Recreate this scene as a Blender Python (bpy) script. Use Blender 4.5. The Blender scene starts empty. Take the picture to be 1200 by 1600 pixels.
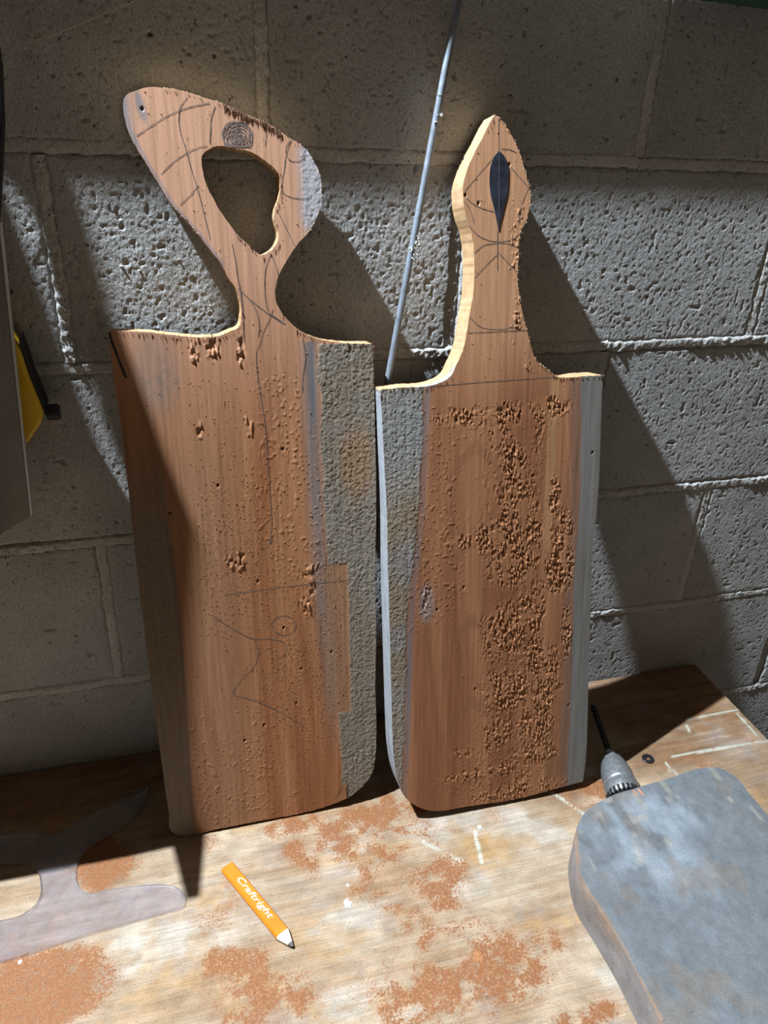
import bpy, bmesh, math, random
import numpy as np
from mathutils import Vector, Matrix
from mathutils.geometry import tessellate_polygon

# ------------------------------------------------------------------ camera
scene = bpy.context.scene
C = scene.collection
cam_d = bpy.data.cameras.new('camera')
cam = bpy.data.objects.new('camera', cam_d)
C.objects.link(cam)
cam_d.sensor_fit = 'VERTICAL'
cam_d.sensor_height = 36.0
cam_d.lens = 1187.04 / 1600.0 * 36.0
cam_d.clip_start = 0.02
cam.matrix_world = Matrix(((0.9644, 0.0899, -0.2488, -0.1008),
                           (-0.2618, 0.4588, -0.8491, -0.7929),
                           (0.0378, 0.8840, 0.4660, 0.6390),
                           (0, 0, 0, 1)))
scene.camera = cam

# ------------------------------------------------------------------ light
LAMP = (-0.90, -0.185, 2.12)
world = bpy.data.worlds.new('room_ambience')
scene.world = world
world.use_nodes = True
world.node_tree.nodes['Background'].inputs[0].default_value = (1.0, 0.78, 0.55, 1)
world.node_tree.nodes['Background'].inputs[1].default_value = 0.09
ld = bpy.data.lights.new('bench_lamp', 'POINT')
ld.energy = 760.0
ld.color = (0.79, 0.90, 1.0)
ld.shadow_soft_size = 0.016
lamp = bpy.data.objects.new('bench_lamp', ld)
lamp.location = LAMP
C.objects.link(lamp)
vs = scene.view_settings
vs.view_transform = 'Standard'
vs.look = 'None'
vs.exposure = 0.0
vs.gamma = 1.0
vs.use_curve_mapping = False

ZB = -0.122           # bench surface
rng = np.random.default_rng(7)
random.seed(7)

# ------------------------------------------------------------------ measured outlines (metres, in each thing's own plane)
B1_P0=(0,-0.1511,-0.1167);B1_TILT=0.1597;B1_T=0.026
B2_P0=(0,-0.1937,-0.1155);B2_TILT=0.2046;B2_T=0.032
B1_OUT=[(-0.1555,0.5757),(-0.1234,0.5738),(-0.0986,0.5701),(-0.0731,0.5675),(-0.0557,0.5685),(-0.0467,0.5721),(-0.0379,0.5762),(-0.0352,0.5857),(-0.0360,0.6011),(-0.0388,0.6113),(-0.0450,0.6215),(-0.0509,0.6340),(-0.0601,0.6463),(-0.0691,0.6592),(-0.0810,0.6734),(-0.0913,0.6857),(-0.1009,0.7024),(-0.1088,0.7173),(-0.1166,0.7318),(-0.1213,0.7447),(-0.1231,0.7561),(-0.1227,0.7632),(-0.1194,0.7697),(-0.1123,0.7728),(-0.1013,0.7763),(-0.0921,0.7765),(-0.0799,0.7756),(-0.0691,0.7739),(-0.0568,0.7709),(-0.0444,0.7677),(-0.0350,0.7645),(-0.0224,0.7590),(-0.0095,0.7551),(0.0035,0.7495),(0.0149,0.7423),(0.0248,0.7372),(0.0332,0.7313),(0.0398,0.7221),(0.0446,0.7112),(0.0459,0.6968),(0.0446,0.6839),(0.0398,0.6724),(0.0323,0.6609),(0.0212,0.6501),(0.0118,0.6376),(0.0042,0.6259),(-0.0003,0.6158),(-0.0018,0.6056),(-0.0008,0.5970),(0.0041,0.5873),(0.0127,0.5774),(0.0233,0.5691),(0.0401,0.5618),(0.0593,0.5580),(0.0937,0.5555),(0.0952,0.4829),(0.0958,0.3773),(0.0937,0.3019),(0.0946,0.2215),(0.0931,0.1712),(0.0937,0.0917),(0.0918,0.0580),(0.0886,0.0413),(0.0779,0.0237),(0.0639,0.0125),(0.0550,0.0078),(0.0396,0.0036),(-0.0017,-0.0012),(-0.0481,-0.0008),(-0.0994,-0.0009),(-0.1454,0.0009),(-0.1514,0.0061),(-0.1530,0.0356),(-0.1546,0.1145),(-0.1557,0.2063),(-0.1562,0.3035),(-0.1553,0.4278),(-0.1553,0.4978),(-0.1566,0.5372)]
B1_HOLE=[(-0.0605,0.7244),(-0.0553,0.7290),(-0.0478,0.7322),(-0.0372,0.7322),(-0.0275,0.7305),(-0.0177,0.7284),(-0.0112,0.7255),(-0.0031,0.7204),(0.0034,0.7151),(0.0066,0.7104),(0.0075,0.7026),(0.0066,0.6931),(0.0032,0.6851),(0.0008,0.6771),(0.0011,0.6706),(0.0037,0.6625),(0.0033,0.6543),(-0.0004,0.6477),(-0.0073,0.6428),(-0.0135,0.6405),(-0.0194,0.6445),(-0.0258,0.6511),(-0.0323,0.6568),(-0.0401,0.6672),(-0.0477,0.6783),(-0.0535,0.6892),(-0.0584,0.7000),(-0.0608,0.7107),(-0.0615,0.7183)]
B2_OUT=[(0.0964,0.5187),(0.1216,0.5194),(0.1427,0.5193),(0.1564,0.5213),(0.1709,0.5284),(0.1771,0.5398),(0.1828,0.5508),(0.1857,0.5601),(0.1885,0.5749),(0.1909,0.5896),(0.1935,0.6041),(0.1949,0.6186),(0.1949,0.6364),(0.1938,0.6541),(0.1910,0.6680),(0.1869,0.6783),(0.1838,0.6885),(0.1821,0.7020),(0.1825,0.7120),(0.1862,0.7237),(0.1926,0.7371),(0.2010,0.7512),(0.2074,0.7635),(0.2133,0.7721),(0.2198,0.7672),(0.2288,0.7577),(0.2371,0.7448),(0.2425,0.7333),(0.2459,0.7233),(0.2492,0.7149),(0.2519,0.7081),(0.2530,0.6960),(0.2514,0.6856),(0.2478,0.6751),(0.2440,0.6681),(0.2424,0.6575),(0.2419,0.6432),(0.2419,0.6252),(0.2442,0.6087),(0.2491,0.5882),(0.2540,0.5730),(0.2588,0.5576),(0.2660,0.5419),(0.2727,0.5358),(0.2818,0.5295),(0.2909,0.5232),(0.2999,0.5212),(0.3177,0.5216),(0.3462,0.5219),(0.3477,0.4679),(0.3498,0.3999),(0.3490,0.3607),(0.3470,0.3291),(0.3493,0.2724),(0.3506,0.2286),(0.3527,0.1715),(0.3562,0.0930),(0.3573,0.0356),(0.3556,0.0066),(0.3321,0.0048),(0.2573,-0.0000),(0.1933,0.0037),(0.1642,0.0046),(0.1486,0.0085),(0.1300,0.0203),(0.1173,0.0352),(0.1096,0.0577),(0.1049,0.0908),(0.1035,0.1302),(0.1028,0.1871),(0.1021,0.2605),(0.1012,0.3297),(0.1008,0.3963),(0.0984,0.4594)]
ACR_OUT=[(-0.4011,-0.0854),(-0.3447,-0.0989),(-0.3060,-0.1058),(-0.2820,-0.1166),(-0.2637,-0.1053),(-0.2370,-0.0906),(-0.2090,-0.0809),(-0.1885,-0.0689),(-0.1793,-0.0627),(-0.1823,-0.0817),(-0.1904,-0.1017),(-0.2079,-0.1214),(-0.2309,-0.1333),(-0.2473,-0.1440),(-0.2549,-0.1611),(-0.2543,-0.1862),(-0.2493,-0.1962),(-0.2381,-0.2036),(-0.2237,-0.2032),(-0.1966,-0.2050),(-0.1687,-0.2094),(-0.1539,-0.2145),(-0.1450,-0.2215),(-0.1407,-0.2319),(-0.1430,-0.2410),(-0.1602,-0.2439),(-0.2043,-0.2472),(-0.2554,-0.2517),(-0.2881,-0.2567),(-0.3200,-0.2598),(-0.3702,-0.2651)]
ACR_HOLE=[(-0.3642,-0.1410),(-0.3380,-0.1423),(-0.3195,-0.1451),(-0.3059,-0.1509),(-0.2967,-0.1622),(-0.2924,-0.1770),(-0.2910,-0.1946),(-0.2960,-0.2056),(-0.3070,-0.2126),(-0.3269,-0.2143),(-0.3539,-0.2156),(-0.3717,-0.2004),(-0.3812,-0.1681),(-0.3795,-0.1447)]
B1_LINES=[[(-0.0695,0.7696),(-0.0756,0.7622),(-0.0781,0.7520),(-0.0774,0.7418),(-0.0750,0.7330),(-0.0722,0.7196),(-0.0686,0.7045),(-0.0650,0.6891),(-0.0627,0.6766),(-0.0604,0.6640),(-0.0587,0.6544)],
[(-0.1144,0.7385),(-0.1012,0.7468),(-0.0864,0.7553),(-0.0702,0.7617),(-0.0508,0.7663)],
[(-0.0462,0.7640),(-0.0502,0.7544),(-0.0518,0.7440),(-0.0533,0.7343)],
[(-0.0971,0.7085),(-0.0867,0.7178),(-0.0732,0.7263),(-0.0616,0.7311),(-0.0551,0.7323)],
[(-0.0834,0.6835),(-0.0747,0.6905),(-0.0658,0.6999)],
[(-0.0040,0.7508),(-0.0027,0.7440),(-0.0044,0.7341)],
[(0.0207,0.7394),(0.0154,0.7354),(0.0139,0.7292),(0.0165,0.7231),(0.0225,0.7214),(0.0294,0.7234),(0.0330,0.7274)],
[(0.0181,0.7378),(0.0141,0.7262),(0.0119,0.7152),(0.0086,0.6995)],
[(0.0092,0.6947),(0.0160,0.6916),(0.0264,0.6902),(0.0369,0.6911)],
[(0.0049,0.6779),(0.0097,0.6674),(0.0153,0.6559),(0.0193,0.6476)],
[(-0.0039,0.6407),(-0.0077,0.6344),(-0.0104,0.6244),(-0.0116,0.6126),(-0.0113,0.6006),(-0.0084,0.5885),(-0.0015,0.5831),(0.0063,0.5776)],
[(-0.0039,0.6403),(0.0008,0.6293),(0.0015,0.6226)],
[(-0.0362,0.6113),(-0.0288,0.6035),(-0.0188,0.5948),(-0.0085,0.5867),(0.0054,0.5776)],
[(-0.0395,0.6511),(-0.0372,0.6347),(-0.0364,0.6214),(-0.0345,0.6096),(-0.0336,0.5839),(-0.0341,0.5612)],
[(-0.0288,0.6044),(-0.0208,0.5905),(-0.0189,0.5765),(-0.0204,0.5660)],
[(-0.0047,0.5918),(-0.0088,0.5815),(-0.0148,0.5711),(-0.0186,0.5606),(-0.0223,0.5529),(-0.0234,0.5344),(-0.0211,0.5091),(-0.0186,0.4799),(-0.0177,0.4366),(-0.0173,0.4022),(-0.0171,0.3740),(-0.0199,0.3526)],
[(-0.0236,0.3588),(-0.0199,0.3519),(-0.0172,0.3582)],
[(-0.0719,0.2991),(-0.0381,0.3001),(0.0139,0.3003),(0.0622,0.3001)],
[(0.0031,0.2524),(0.0018,0.2478),(-0.0017,0.2443),(-0.0066,0.2425),(-0.0122,0.2428),(-0.0174,0.2451),(-0.0214,0.2490),(-0.0234,0.2537),(-0.0232,0.2586),(-0.0207,0.2627),(-0.0165,0.2654),(-0.0111,0.2661),(-0.0057,0.2649),(-0.0010,0.2618),(0.0022,0.2574),(0.0031,0.2525)],
[(-0.0838,0.2751),(-0.0615,0.2546),(-0.0449,0.2432),(-0.0241,0.2394),(-0.0120,0.2336),(-0.0097,0.2212),(-0.0165,0.2142)],
[(-0.0432,0.2422),(-0.0396,0.2258),(-0.0471,0.2069),(-0.0620,0.1931),(-0.0701,0.1781),(-0.0702,0.1760),(-0.0495,0.1662),(-0.0181,0.1437),(0.0106,0.1168)],
[(0.0226,0.5636),(0.0251,0.5449),(0.0222,0.5292),(0.0205,0.5102)]]
B1_THICK=[(-0.1556,0.5746),(-0.1543,0.5665),(-0.1515,0.5547),(-0.1485,0.5428),(-0.1454,0.5322)]
B1_KNOTS=[(-0.0690,0.4201),(-0.0572,0.3343),(-0.0355,0.3102),(0.0418,0.2133),(0.0070,0.1969),(-0.1189,0.3954),(-0.0015,0.4533),(-0.0104,0.2512),(-0.0010,0.1535),(-0.0389,0.1313),(-0.0617,0.1145),(-0.1076,0.7596)]
B1_TORN=[(-0.080,0.561,0.0059,0.0180),(-0.065,0.563,0.0078,0.0150),(-0.037,0.556,0.0043,0.0183),(-0.035,0.481,0.0044,0.0163),(-0.082,0.478,0.0031,0.0096),(0.027,0.318,0.0106,0.0060),(0.017,0.288,0.0106,0.0271),(-0.056,0.335,0.0133,0.0109)]
B2_LINES=[[(0.2172,0.7703),(0.2176,0.7558),(0.2181,0.7402)],
[(0.2189,0.6689),(0.2195,0.6505),(0.2200,0.6308)],
[(0.2181,0.7402),(0.2007,0.7224),(0.1830,0.7037)],
[(0.2288,0.7288),(0.2401,0.7181),(0.2515,0.7081)],
[(0.1836,0.7003),(0.1915,0.6937),(0.2034,0.6887),(0.2143,0.6862)],
[(0.1837,0.6953),(0.1907,0.6852),(0.1938,0.6749)],
[(0.1889,0.6731),(0.1980,0.6645),(0.2100,0.6596),(0.2220,0.6584),(0.2341,0.6607),(0.2437,0.6663)],
[(0.1949,0.6479),(0.2041,0.6549),(0.2161,0.6566),(0.2302,0.6566),(0.2409,0.6530)],
[(0.2196,0.6469),(0.2066,0.6354),(0.1959,0.6248)],
[(0.2195,0.6487),(0.2308,0.6388),(0.2403,0.6297)],
[(0.1918,0.5859),(0.2018,0.5773),(0.2162,0.5741),(0.2329,0.5746),(0.2483,0.5826)],
[(0.1892,0.5712),(0.2204,0.5715),(0.2536,0.5721)],
[(0.2205,0.7427),(0.2294,0.7421),(0.2363,0.7398)],
[(0.2505,0.7081),(0.2450,0.6960),(0.2423,0.6856),(0.2417,0.6751)],
[(0.1468,0.5191),(0.1963,0.5207),(0.2673,0.5220),(0.2896,0.5224)]]
B2_LEAF=[(0.2183,0.7407),(0.2237,0.7362),(0.2279,0.7279),(0.2286,0.7162),(0.2277,0.7009),(0.2251,0.6906),(0.2224,0.6802),(0.2198,0.6684),(0.2170,0.6802),(0.2142,0.6905),(0.2105,0.7024),(0.2090,0.7158),(0.2102,0.7276),(0.2139,0.7359)]
B2_KNOTS=[(0.3398,0.4365),(0.2748,0.2175),(0.3036,0.1795),(0.2683,0.4158),(0.1577,0.2709),(0.1888,0.2937),(0.2052,0.1638),(0.3285,0.1216),(0.1846,0.7007),(0.1983,0.6937),(0.2294,0.7288)]
B2_TORN=[(0.208,0.486,0.0456,0.0084),(0.244,0.431,0.0137,0.0223),(0.250,0.389,0.0200,0.0268),(0.233,0.347,0.0282,0.0196),(0.244,0.316,0.0266,0.0241),(0.268,0.337,0.0123,0.0482),(0.271,0.252,0.0169,0.0254),(0.239,0.231,0.0251,0.0319),(0.247,0.157,0.0302,0.0268),(0.286,0.110,0.0224,0.0326),(0.236,0.101,0.0174,0.0184),(0.209,0.081,0.0303,0.0064),(0.188,0.348,0.0234,0.0061),(0.281,0.490,0.0236,0.0108),(0.307,0.333,0.0126,0.0365),(0.296,0.389,0.0057,0.0233),(0.303,0.297,0.0170,0.0207),(0.320,0.220,0.0061,0.0307),(0.146,0.280,0.0054,0.0200),(0.278,0.196,0.0130,0.0263),(0.301,0.157,0.0133,0.0410),(0.315,0.300,0.0085,0.0249),(0.288,0.063,0.0273,0.0143),(0.222,0.048,0.0532,0.0066),(0.272,0.014,0.0554,0.0098)]
B1_LEFTB=[(-0.1334,0.5511),(-0.1180,0.4247),(-0.1207,0.3280),(-0.1202,0.2536),(-0.1245,0.1339),(-0.1278,0.0115)]
B1_BLUE=[(0.0316,0.5571),(0.0312,0.4533),(0.0323,0.3835),(0.0343,0.3169),(0.0382,0.2302),(0.0411,0.1198),(0.0448,0.0186)]
B1_PATCH=[(0.0182,0.3203),(0.0630,0.1316)]
B1_CHIP=[(0.0397,0.0065),(0.0548,0.0353),(0.0550,0.0078)]
B1_CIRC=[(-0.0285,0.7399),(-0.0143,0.7404)]
B2_LEFTB=[(0.1461,0.5192),(0.1440,0.4556),(0.1404,0.3863),(0.1314,0.3143),(0.1251,0.2386),(0.1219,0.1166),(0.1172,0.0303)]
B2_RIGHTB=[(0.3185,0.5204),(0.3250,0.4429),(0.3273,0.3688),(0.3256,0.2913),(0.3297,0.1665),(0.3330,0.0047)]
B2_CATH=[(0.1423,0.3505),(0.1572,0.3974),(0.1794,0.4247),(0.1981,0.4305),(0.2136,0.4183),(0.2259,0.3913)]
BN_DUST=[(0.086,-0.187,0.062,0.040),(0.104,-0.258,0.044,0.047),(-0.019,-0.162,0.034,0.013),(-0.226,-0.166,0.028,0.025),(-0.287,-0.296,0.055,0.031),(-0.097,-0.314,0.026,0.015),(-0.062,-0.361,0.037,0.023),(0.116,-0.335,0.034,0.040),(0.123,-0.375,0.078,0.031),(0.153,-0.402,0.057,0.018),(0.214,-0.446,0.037,0.008),(0.369,-0.204,0.033,0.021),(-0.003,-0.202,0.022,0.017)]
BN_YELL=[(-0.209,-0.166,0.021,0.014),(-0.253,-0.292,0.025,0.015),(0.054,-0.220,0.059,0.012),(0.202,-0.247,0.038,0.026),(0.241,-0.351,0.042,0.010),(-0.107,-0.236,0.028,0.015),(-0.181,-0.048,0.032,0.015),(-0.305,-0.094,0.045,0.015),(0.064,-0.389,0.037,0.012)]  # yellowed ply; the two left rear entries paint in patches of light
BN_PALE=[(-0.174,-0.278,0.097,0.027),(0.040,-0.213,0.037,0.033),(0.168,-0.207,0.047,0.018),(0.003,-0.380,0.049,0.014),(0.246,-0.220,0.047,0.019),(0.162,-0.289,0.029,0.013),(0.282,-0.253,0.039,0.018),(0.034,-0.301,0.048,0.021),(0.047,-0.403,0.037,0.006),(0.608,-0.155,0.046,0.032),(0.570,-0.120,0.047,0.014),(0.267,-0.400,0.013,0.033)]
BN_BROWN=[(0.497,-0.166,0.062,0.024),(0.593,-0.132,0.057,0.022),(0.519,-0.068,0.078,0.056),(-0.280,-0.051,0.109,0.031),(0.331,-0.189,0.042,0.015)]
BN_SCR=[(0.504,-0.170,0.656,-0.175),(0.567,-0.112,0.675,-0.111),(0.650,-0.118,0.647,-0.166),(0.315,-0.189,0.339,-0.229),(0.131,-0.221,0.167,-0.256),(0.561,-0.121,0.557,-0.134),(0.489,-0.178,0.492,-0.200),(0.197,-0.223,0.189,-0.264),(0.488,-0.188,0.485,-0.196)]

# ------------------------------------------------------------------ noise
def _hash(ix, iy, s):
    n = (ix.astype(np.int64) * 374761393 + iy.astype(np.int64) * 668265263 + s * 1442695041) & 0xffffffff
    n = ((n ^ (n >> 13)) * 1274126177) & 0xffffffff
    n = (n ^ (n >> 16)) & 0xffffff
    return n / float(0xffffff)

def vn(x, y, s=0):
    x = np.asarray(x, float); y = np.asarray(y, float)
    ix = np.floor(x); iy = np.floor(y)
    fx = x - ix; fy = y - iy
    fx = fx * fx * (3 - 2 * fx); fy = fy * fy * (3 - 2 * fy)
    a = _hash(ix, iy, s); b = _hash(ix + 1, iy, s); c = _hash(ix, iy + 1, s); d = _hash(ix + 1, iy + 1, s)
    return (a * (1 - fx) + b * fx) * (1 - fy) + (c * (1 - fx) + d * fx) * fy

def fbm(x, y, s=0, o=3):
    r = 0; a = 1.0; t = 0
    for k in range(o):
        r = r + a * vn(x * 2 ** k, y * 2 ** k, s + 17 * k); t += a; a *= .55
    return r / t

def sstep(a, b, x):
    t = np.clip((np.asarray(x, float) - a) / (b - a), 0, 1)
    return t * t * (3 - 2 * t)

def mix(a, b, m):
    m = np.asarray(m)[..., None]
    return np.asarray(a) * (1 - m) + np.asarray(b) * m

# ------------------------------------------------------------------ object helpers
def make(name, verts, faces, mat=None, parent=None, smooth=False, colors=None):
    me = bpy.data.meshes.new(name)
    if isinstance(faces, np.ndarray):
        verts = np.asarray(verts, np.float32)
        n, k = faces.shape
        me.vertices.add(len(verts)); me.vertices.foreach_set('co', verts.ravel())
        me.loops.add(n * k); me.loops.foreach_set('vertex_index', faces.astype(np.int32).ravel())
        me.polygons.add(n); me.polygons.foreach_set('loop_start', np.arange(0, n * k, k, dtype=np.int32))
        me.update(calc_edges=True)
    else:
        me.from_pydata([tuple(v) for v in verts], [], faces)
        me.update()
    if smooth:
        me.polygons.foreach_set('use_smooth', np.ones(len(me.polygons), dtype=bool))
    if colors is not None:
        at = me.color_attributes.new('tone', 'FLOAT_COLOR', 'POINT')
        c = np.ones((len(me.vertices), 4), np.float32); c[:, :3] = np.clip(colors, 0, 1)
        at.data.foreach_set('color', c.ravel())
    me.validate()
    o = bpy.data.objects.new(name, me)
    C.objects.link(o)
    if mat: me.materials.append(mat)
    if parent: o.parent = parent
    return o

def bmobj(name, bm, mat=None, parent=None, smooth=False):
    bmesh.ops.recalc_face_normals(bm, faces=bm.faces[:])
    me = bpy.data.meshes.new(name); bm.to_mesh(me); bm.free()
    if smooth:
        for f in me.polygons: f.use_smooth = True
    if mat: me.materials.append(mat)
    o = bpy.data.objects.new(name, me); C.objects.link(o)
    if parent: o.parent = parent
    return o

def thing(name, label, cat, loc=(0, 0, 0), rot=(0, 0, 0), group=None):
    o = bpy.data.objects.new(name, None); C.objects.link(o)
    o.empty_display_size = .02
    o.location = loc; o.rotation_euler = rot
    return tag(o, label, cat, group)

def tag(o, label, cat, group=None, kind=None):
    o['label'] = label; o['category'] = cat
    if group: o['group'] = group
    if kind: o['kind'] = kind
    return o

def box(name, lo, hi, mat, parent=None, bevel=0.0):
    bm = bmesh.new()
    bmesh.ops.create_cube(bm, size=1)
    for v in bm.verts:
        v.co = Vector([(lo[i] + hi[i]) / 2 + v.co[i] * (hi[i] - lo[i]) for i in range(3)])
    if bevel:
        bmesh.ops.bevel(bm, geom=bm.edges[:], offset=bevel, segments=2, affect='EDGES', profile=.5)
    return bmobj(name, bm, mat, parent)

def prism(name, poly, z0, z1, mat, parent=None, axis='z', bevel=0.0, hole=None):
    """extruded outline; axis 'z' -> poly in xy ; axis 'y' -> poly in xz, z0/z1 are y"""
    def P(q, h): return Vector((q[0], q[1], h)) if axis == 'z' else Vector((q[0], h, q[1]))
    loops = [poly] + ([hole] if hole else [])
    flat = [q for l in loops for q in l]
    tri = tessellate_polygon([[Vector((q[0], q[1], 0)) for q in l] for l in loops])
    bm = bmesh.new()
    a = [bm.verts.new(P(q, z0)) for q in flat]; b = [bm.verts.new(P(q, z1)) for q in flat]
    for t in tri:
        try:
            bm.faces.new([a[i] for i in t]); bm.faces.new([b[i] for i in t])
        except ValueError: pass
    k = 0
    for l in loops:
        n = len(l)
        for i in range(n):
            j = (i + 1) % n
            bm.faces.new((a[k + i], a[k + j], b[k + j], b[k + i]))
        k += n
    if bevel:
        bmesh.ops.recalc_face_normals(bm, faces=bm.faces[:])
        ed = [e for e in bm.edges if len(e.link_faces) == 2 and e.calc_face_angle() > 1.0 and
              abs((e.verts[0].co - e.verts[1].co)[2 if axis == 'z' else 1]) < 1e-6]
        bmesh.ops.bevel(bm, geom=ed, offset=bevel, segments=2, affect='EDGES', profile=.5)
    return bmobj(name, bm, mat, parent)

def lathe(name, prof, mat, parent=None, seg=32, smooth=True):
    """prof: (r, y) pairs, revolved about the local Y axis"""
    V = []; F = []
    for r, y in prof:
        for k in range(seg):
            a = 2 * math.pi * k / seg
            V.append((r * math.cos(a), y, r * math.sin(a)))
    for i in range(len(prof) - 1):
        for k in range(seg):
            j = (k + 1) % seg
            F.append((i * seg + k, i * seg + j, (i + 1) * seg + j, (i + 1) * seg + k))
    F.append(tuple(range(seg - 1, -1, -1))); F.append(tuple((len(prof) - 1) * seg + k for k in range(seg)))
    bm = bmesh.new(); me = bpy.data.meshes.new('t'); me.from_pydata(V, [], F); bm.from_mesh(me); bpy.data.meshes.remove(me)
    o = bmobj(name, bm, mat, parent, smooth)
    if smooth:
        m = o.modifiers.new('edge', 'EDGE_SPLIT'); m.split_angle = math.radians(35)
    return o

def tube(name, pts, r, mat, parent=None, seg=10):
    pts = [Vector(q) for q in pts]
    V = []; F = []
    up = Vector((0.123, .9, .31)).normalized()
    for i, q in enumerate(pts):
        t = (pts[min(i + 1, len(pts) - 1)] - pts[max(i - 1, 0)]).normalized()
        s = t.cross(up).normalized(); w = s.cross(t)
        rr = r[i] if isinstance(r, (list, tuple)) else r
        for k in range(seg):
            a = 2 * math.pi * k / seg
            V.append(q + (s * math.cos(a) + w * math.sin(a)) * rr)
    for i in range(len(pts) - 1):
        for k in range(seg):
            j = (k + 1) % seg
            F.append((i * seg + k, i * seg + j, (i + 1) * seg + j, (i + 1) * seg + k))
    F.append(tuple(range(seg - 1, -1, -1))); F.append(tuple((len(pts) - 1) * seg + k for k in range(seg)))
    bm = bmesh.new(); me = bpy.data.meshes.new('t'); me.from_pydata([tuple(v) for v in V], [], F); bm.from_mesh(me); bpy.data.meshes.remove(me)
    return bmobj(name, bm, mat, parent, True)

def smooth_loop(pts, step=.0012, corner=50, closed=True):
    """Hermite curve through the points, corners sharper than `corner` degrees kept"""
    P = np.array(pts, float); n = len(P); out = []
    def d(i, j): return P[j % n] - P[i % n]
    tan_in = np.zeros((n, 2)); tan_out = np.zeros((n, 2))
    for i in range(n):
        if not closed and i in (0, n - 1):
            q = d(0, 1) if i == 0 else d(n - 2, n - 1)
            tan_in[i] = tan_out[i] = q / (np.linalg.norm(q) + 1e-9); continue
        a = d(i - 1, i); b = d(i, i + 1); la = np.linalg.norm(a) + 1e-9; lb = np.linalg.norm(b) + 1e-9
        c = np.degrees(np.arccos(np.clip(np.dot(a, b) / la / lb, -1, 1)))
        if c > corner:
            tan_in[i] = a / la; tan_out[i] = b / lb
        else:
            t = a / la * lb + b / lb * la; t = t / (np.linalg.norm(t) + 1e-9); tan_in[i] = tan_out[i] = t
    for i in range(n if closed else n - 1):
        j = (i + 1) % n; L = np.linalg.norm(d(i, i + 1)); m = max(1, int(L / step))
        s = np.arange(m) / m
        h = np.stack([2 * s ** 3 - 3 * s ** 2 + 1, s ** 3 - 2 * s ** 2 + s, -2 * s ** 3 + 3 * s ** 2, s ** 3 - s ** 2], 1)
        out.append(h @ np.stack([P[i], tan_out[i] * L, P[j], tan_in[j] * L]))
    if not closed: out.append(P[-1:])
    return np.concatenate(out)

def inside_cells(loops, xs, ys):
    """even-odd test of grid points by scanline"""
    M = np.zeros((len(ys), len(xs)), bool)
    for l in loops:
        x0, y0 = l[:, 0], l[:, 1]; x1, y1 = np.roll(x0, -1), np.roll(y0, -1)
        for r, y in enumerate(ys):
            m = (y0 > y) != (y1 > y)
            xc = x0[m] + (y - y0[m]) / (y1[m] - y0[m]) * (x1[m] - x0[m])
            if len(xc): M[r] ^= (np.searchsorted(np.sort(xc), xs) % 2 == 1)
    return M

def nearest_on(loops, Q):
    best = np.full(len(Q), 1e9); out = Q.copy()
    for l in loops:
        A = l; B = np.roll(l, -1, 0); AB = B - A; L2 = (AB ** 2).sum(1) + 1e-12
        for k in range(0, len(Q), 400):
            q = Q[k:k + 400]
            t = np.clip(((q[:, None] - A[None]) * AB[None]).sum(2) / L2, 0, 1)
            c = A[None] + t[..., None] * AB[None]
            dd = ((q[:, None] - c) ** 2).sum(2); i = dd.argmin(1); dm = dd[np.arange(len(q)), i]
            b = dm < best[k:k + 400]
            idx = np.arange(k, k + len(q))[b]
            best[idx] = dm[b]; out[idx] = c[np.arange(len(q)), i][b]
    return out

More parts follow.
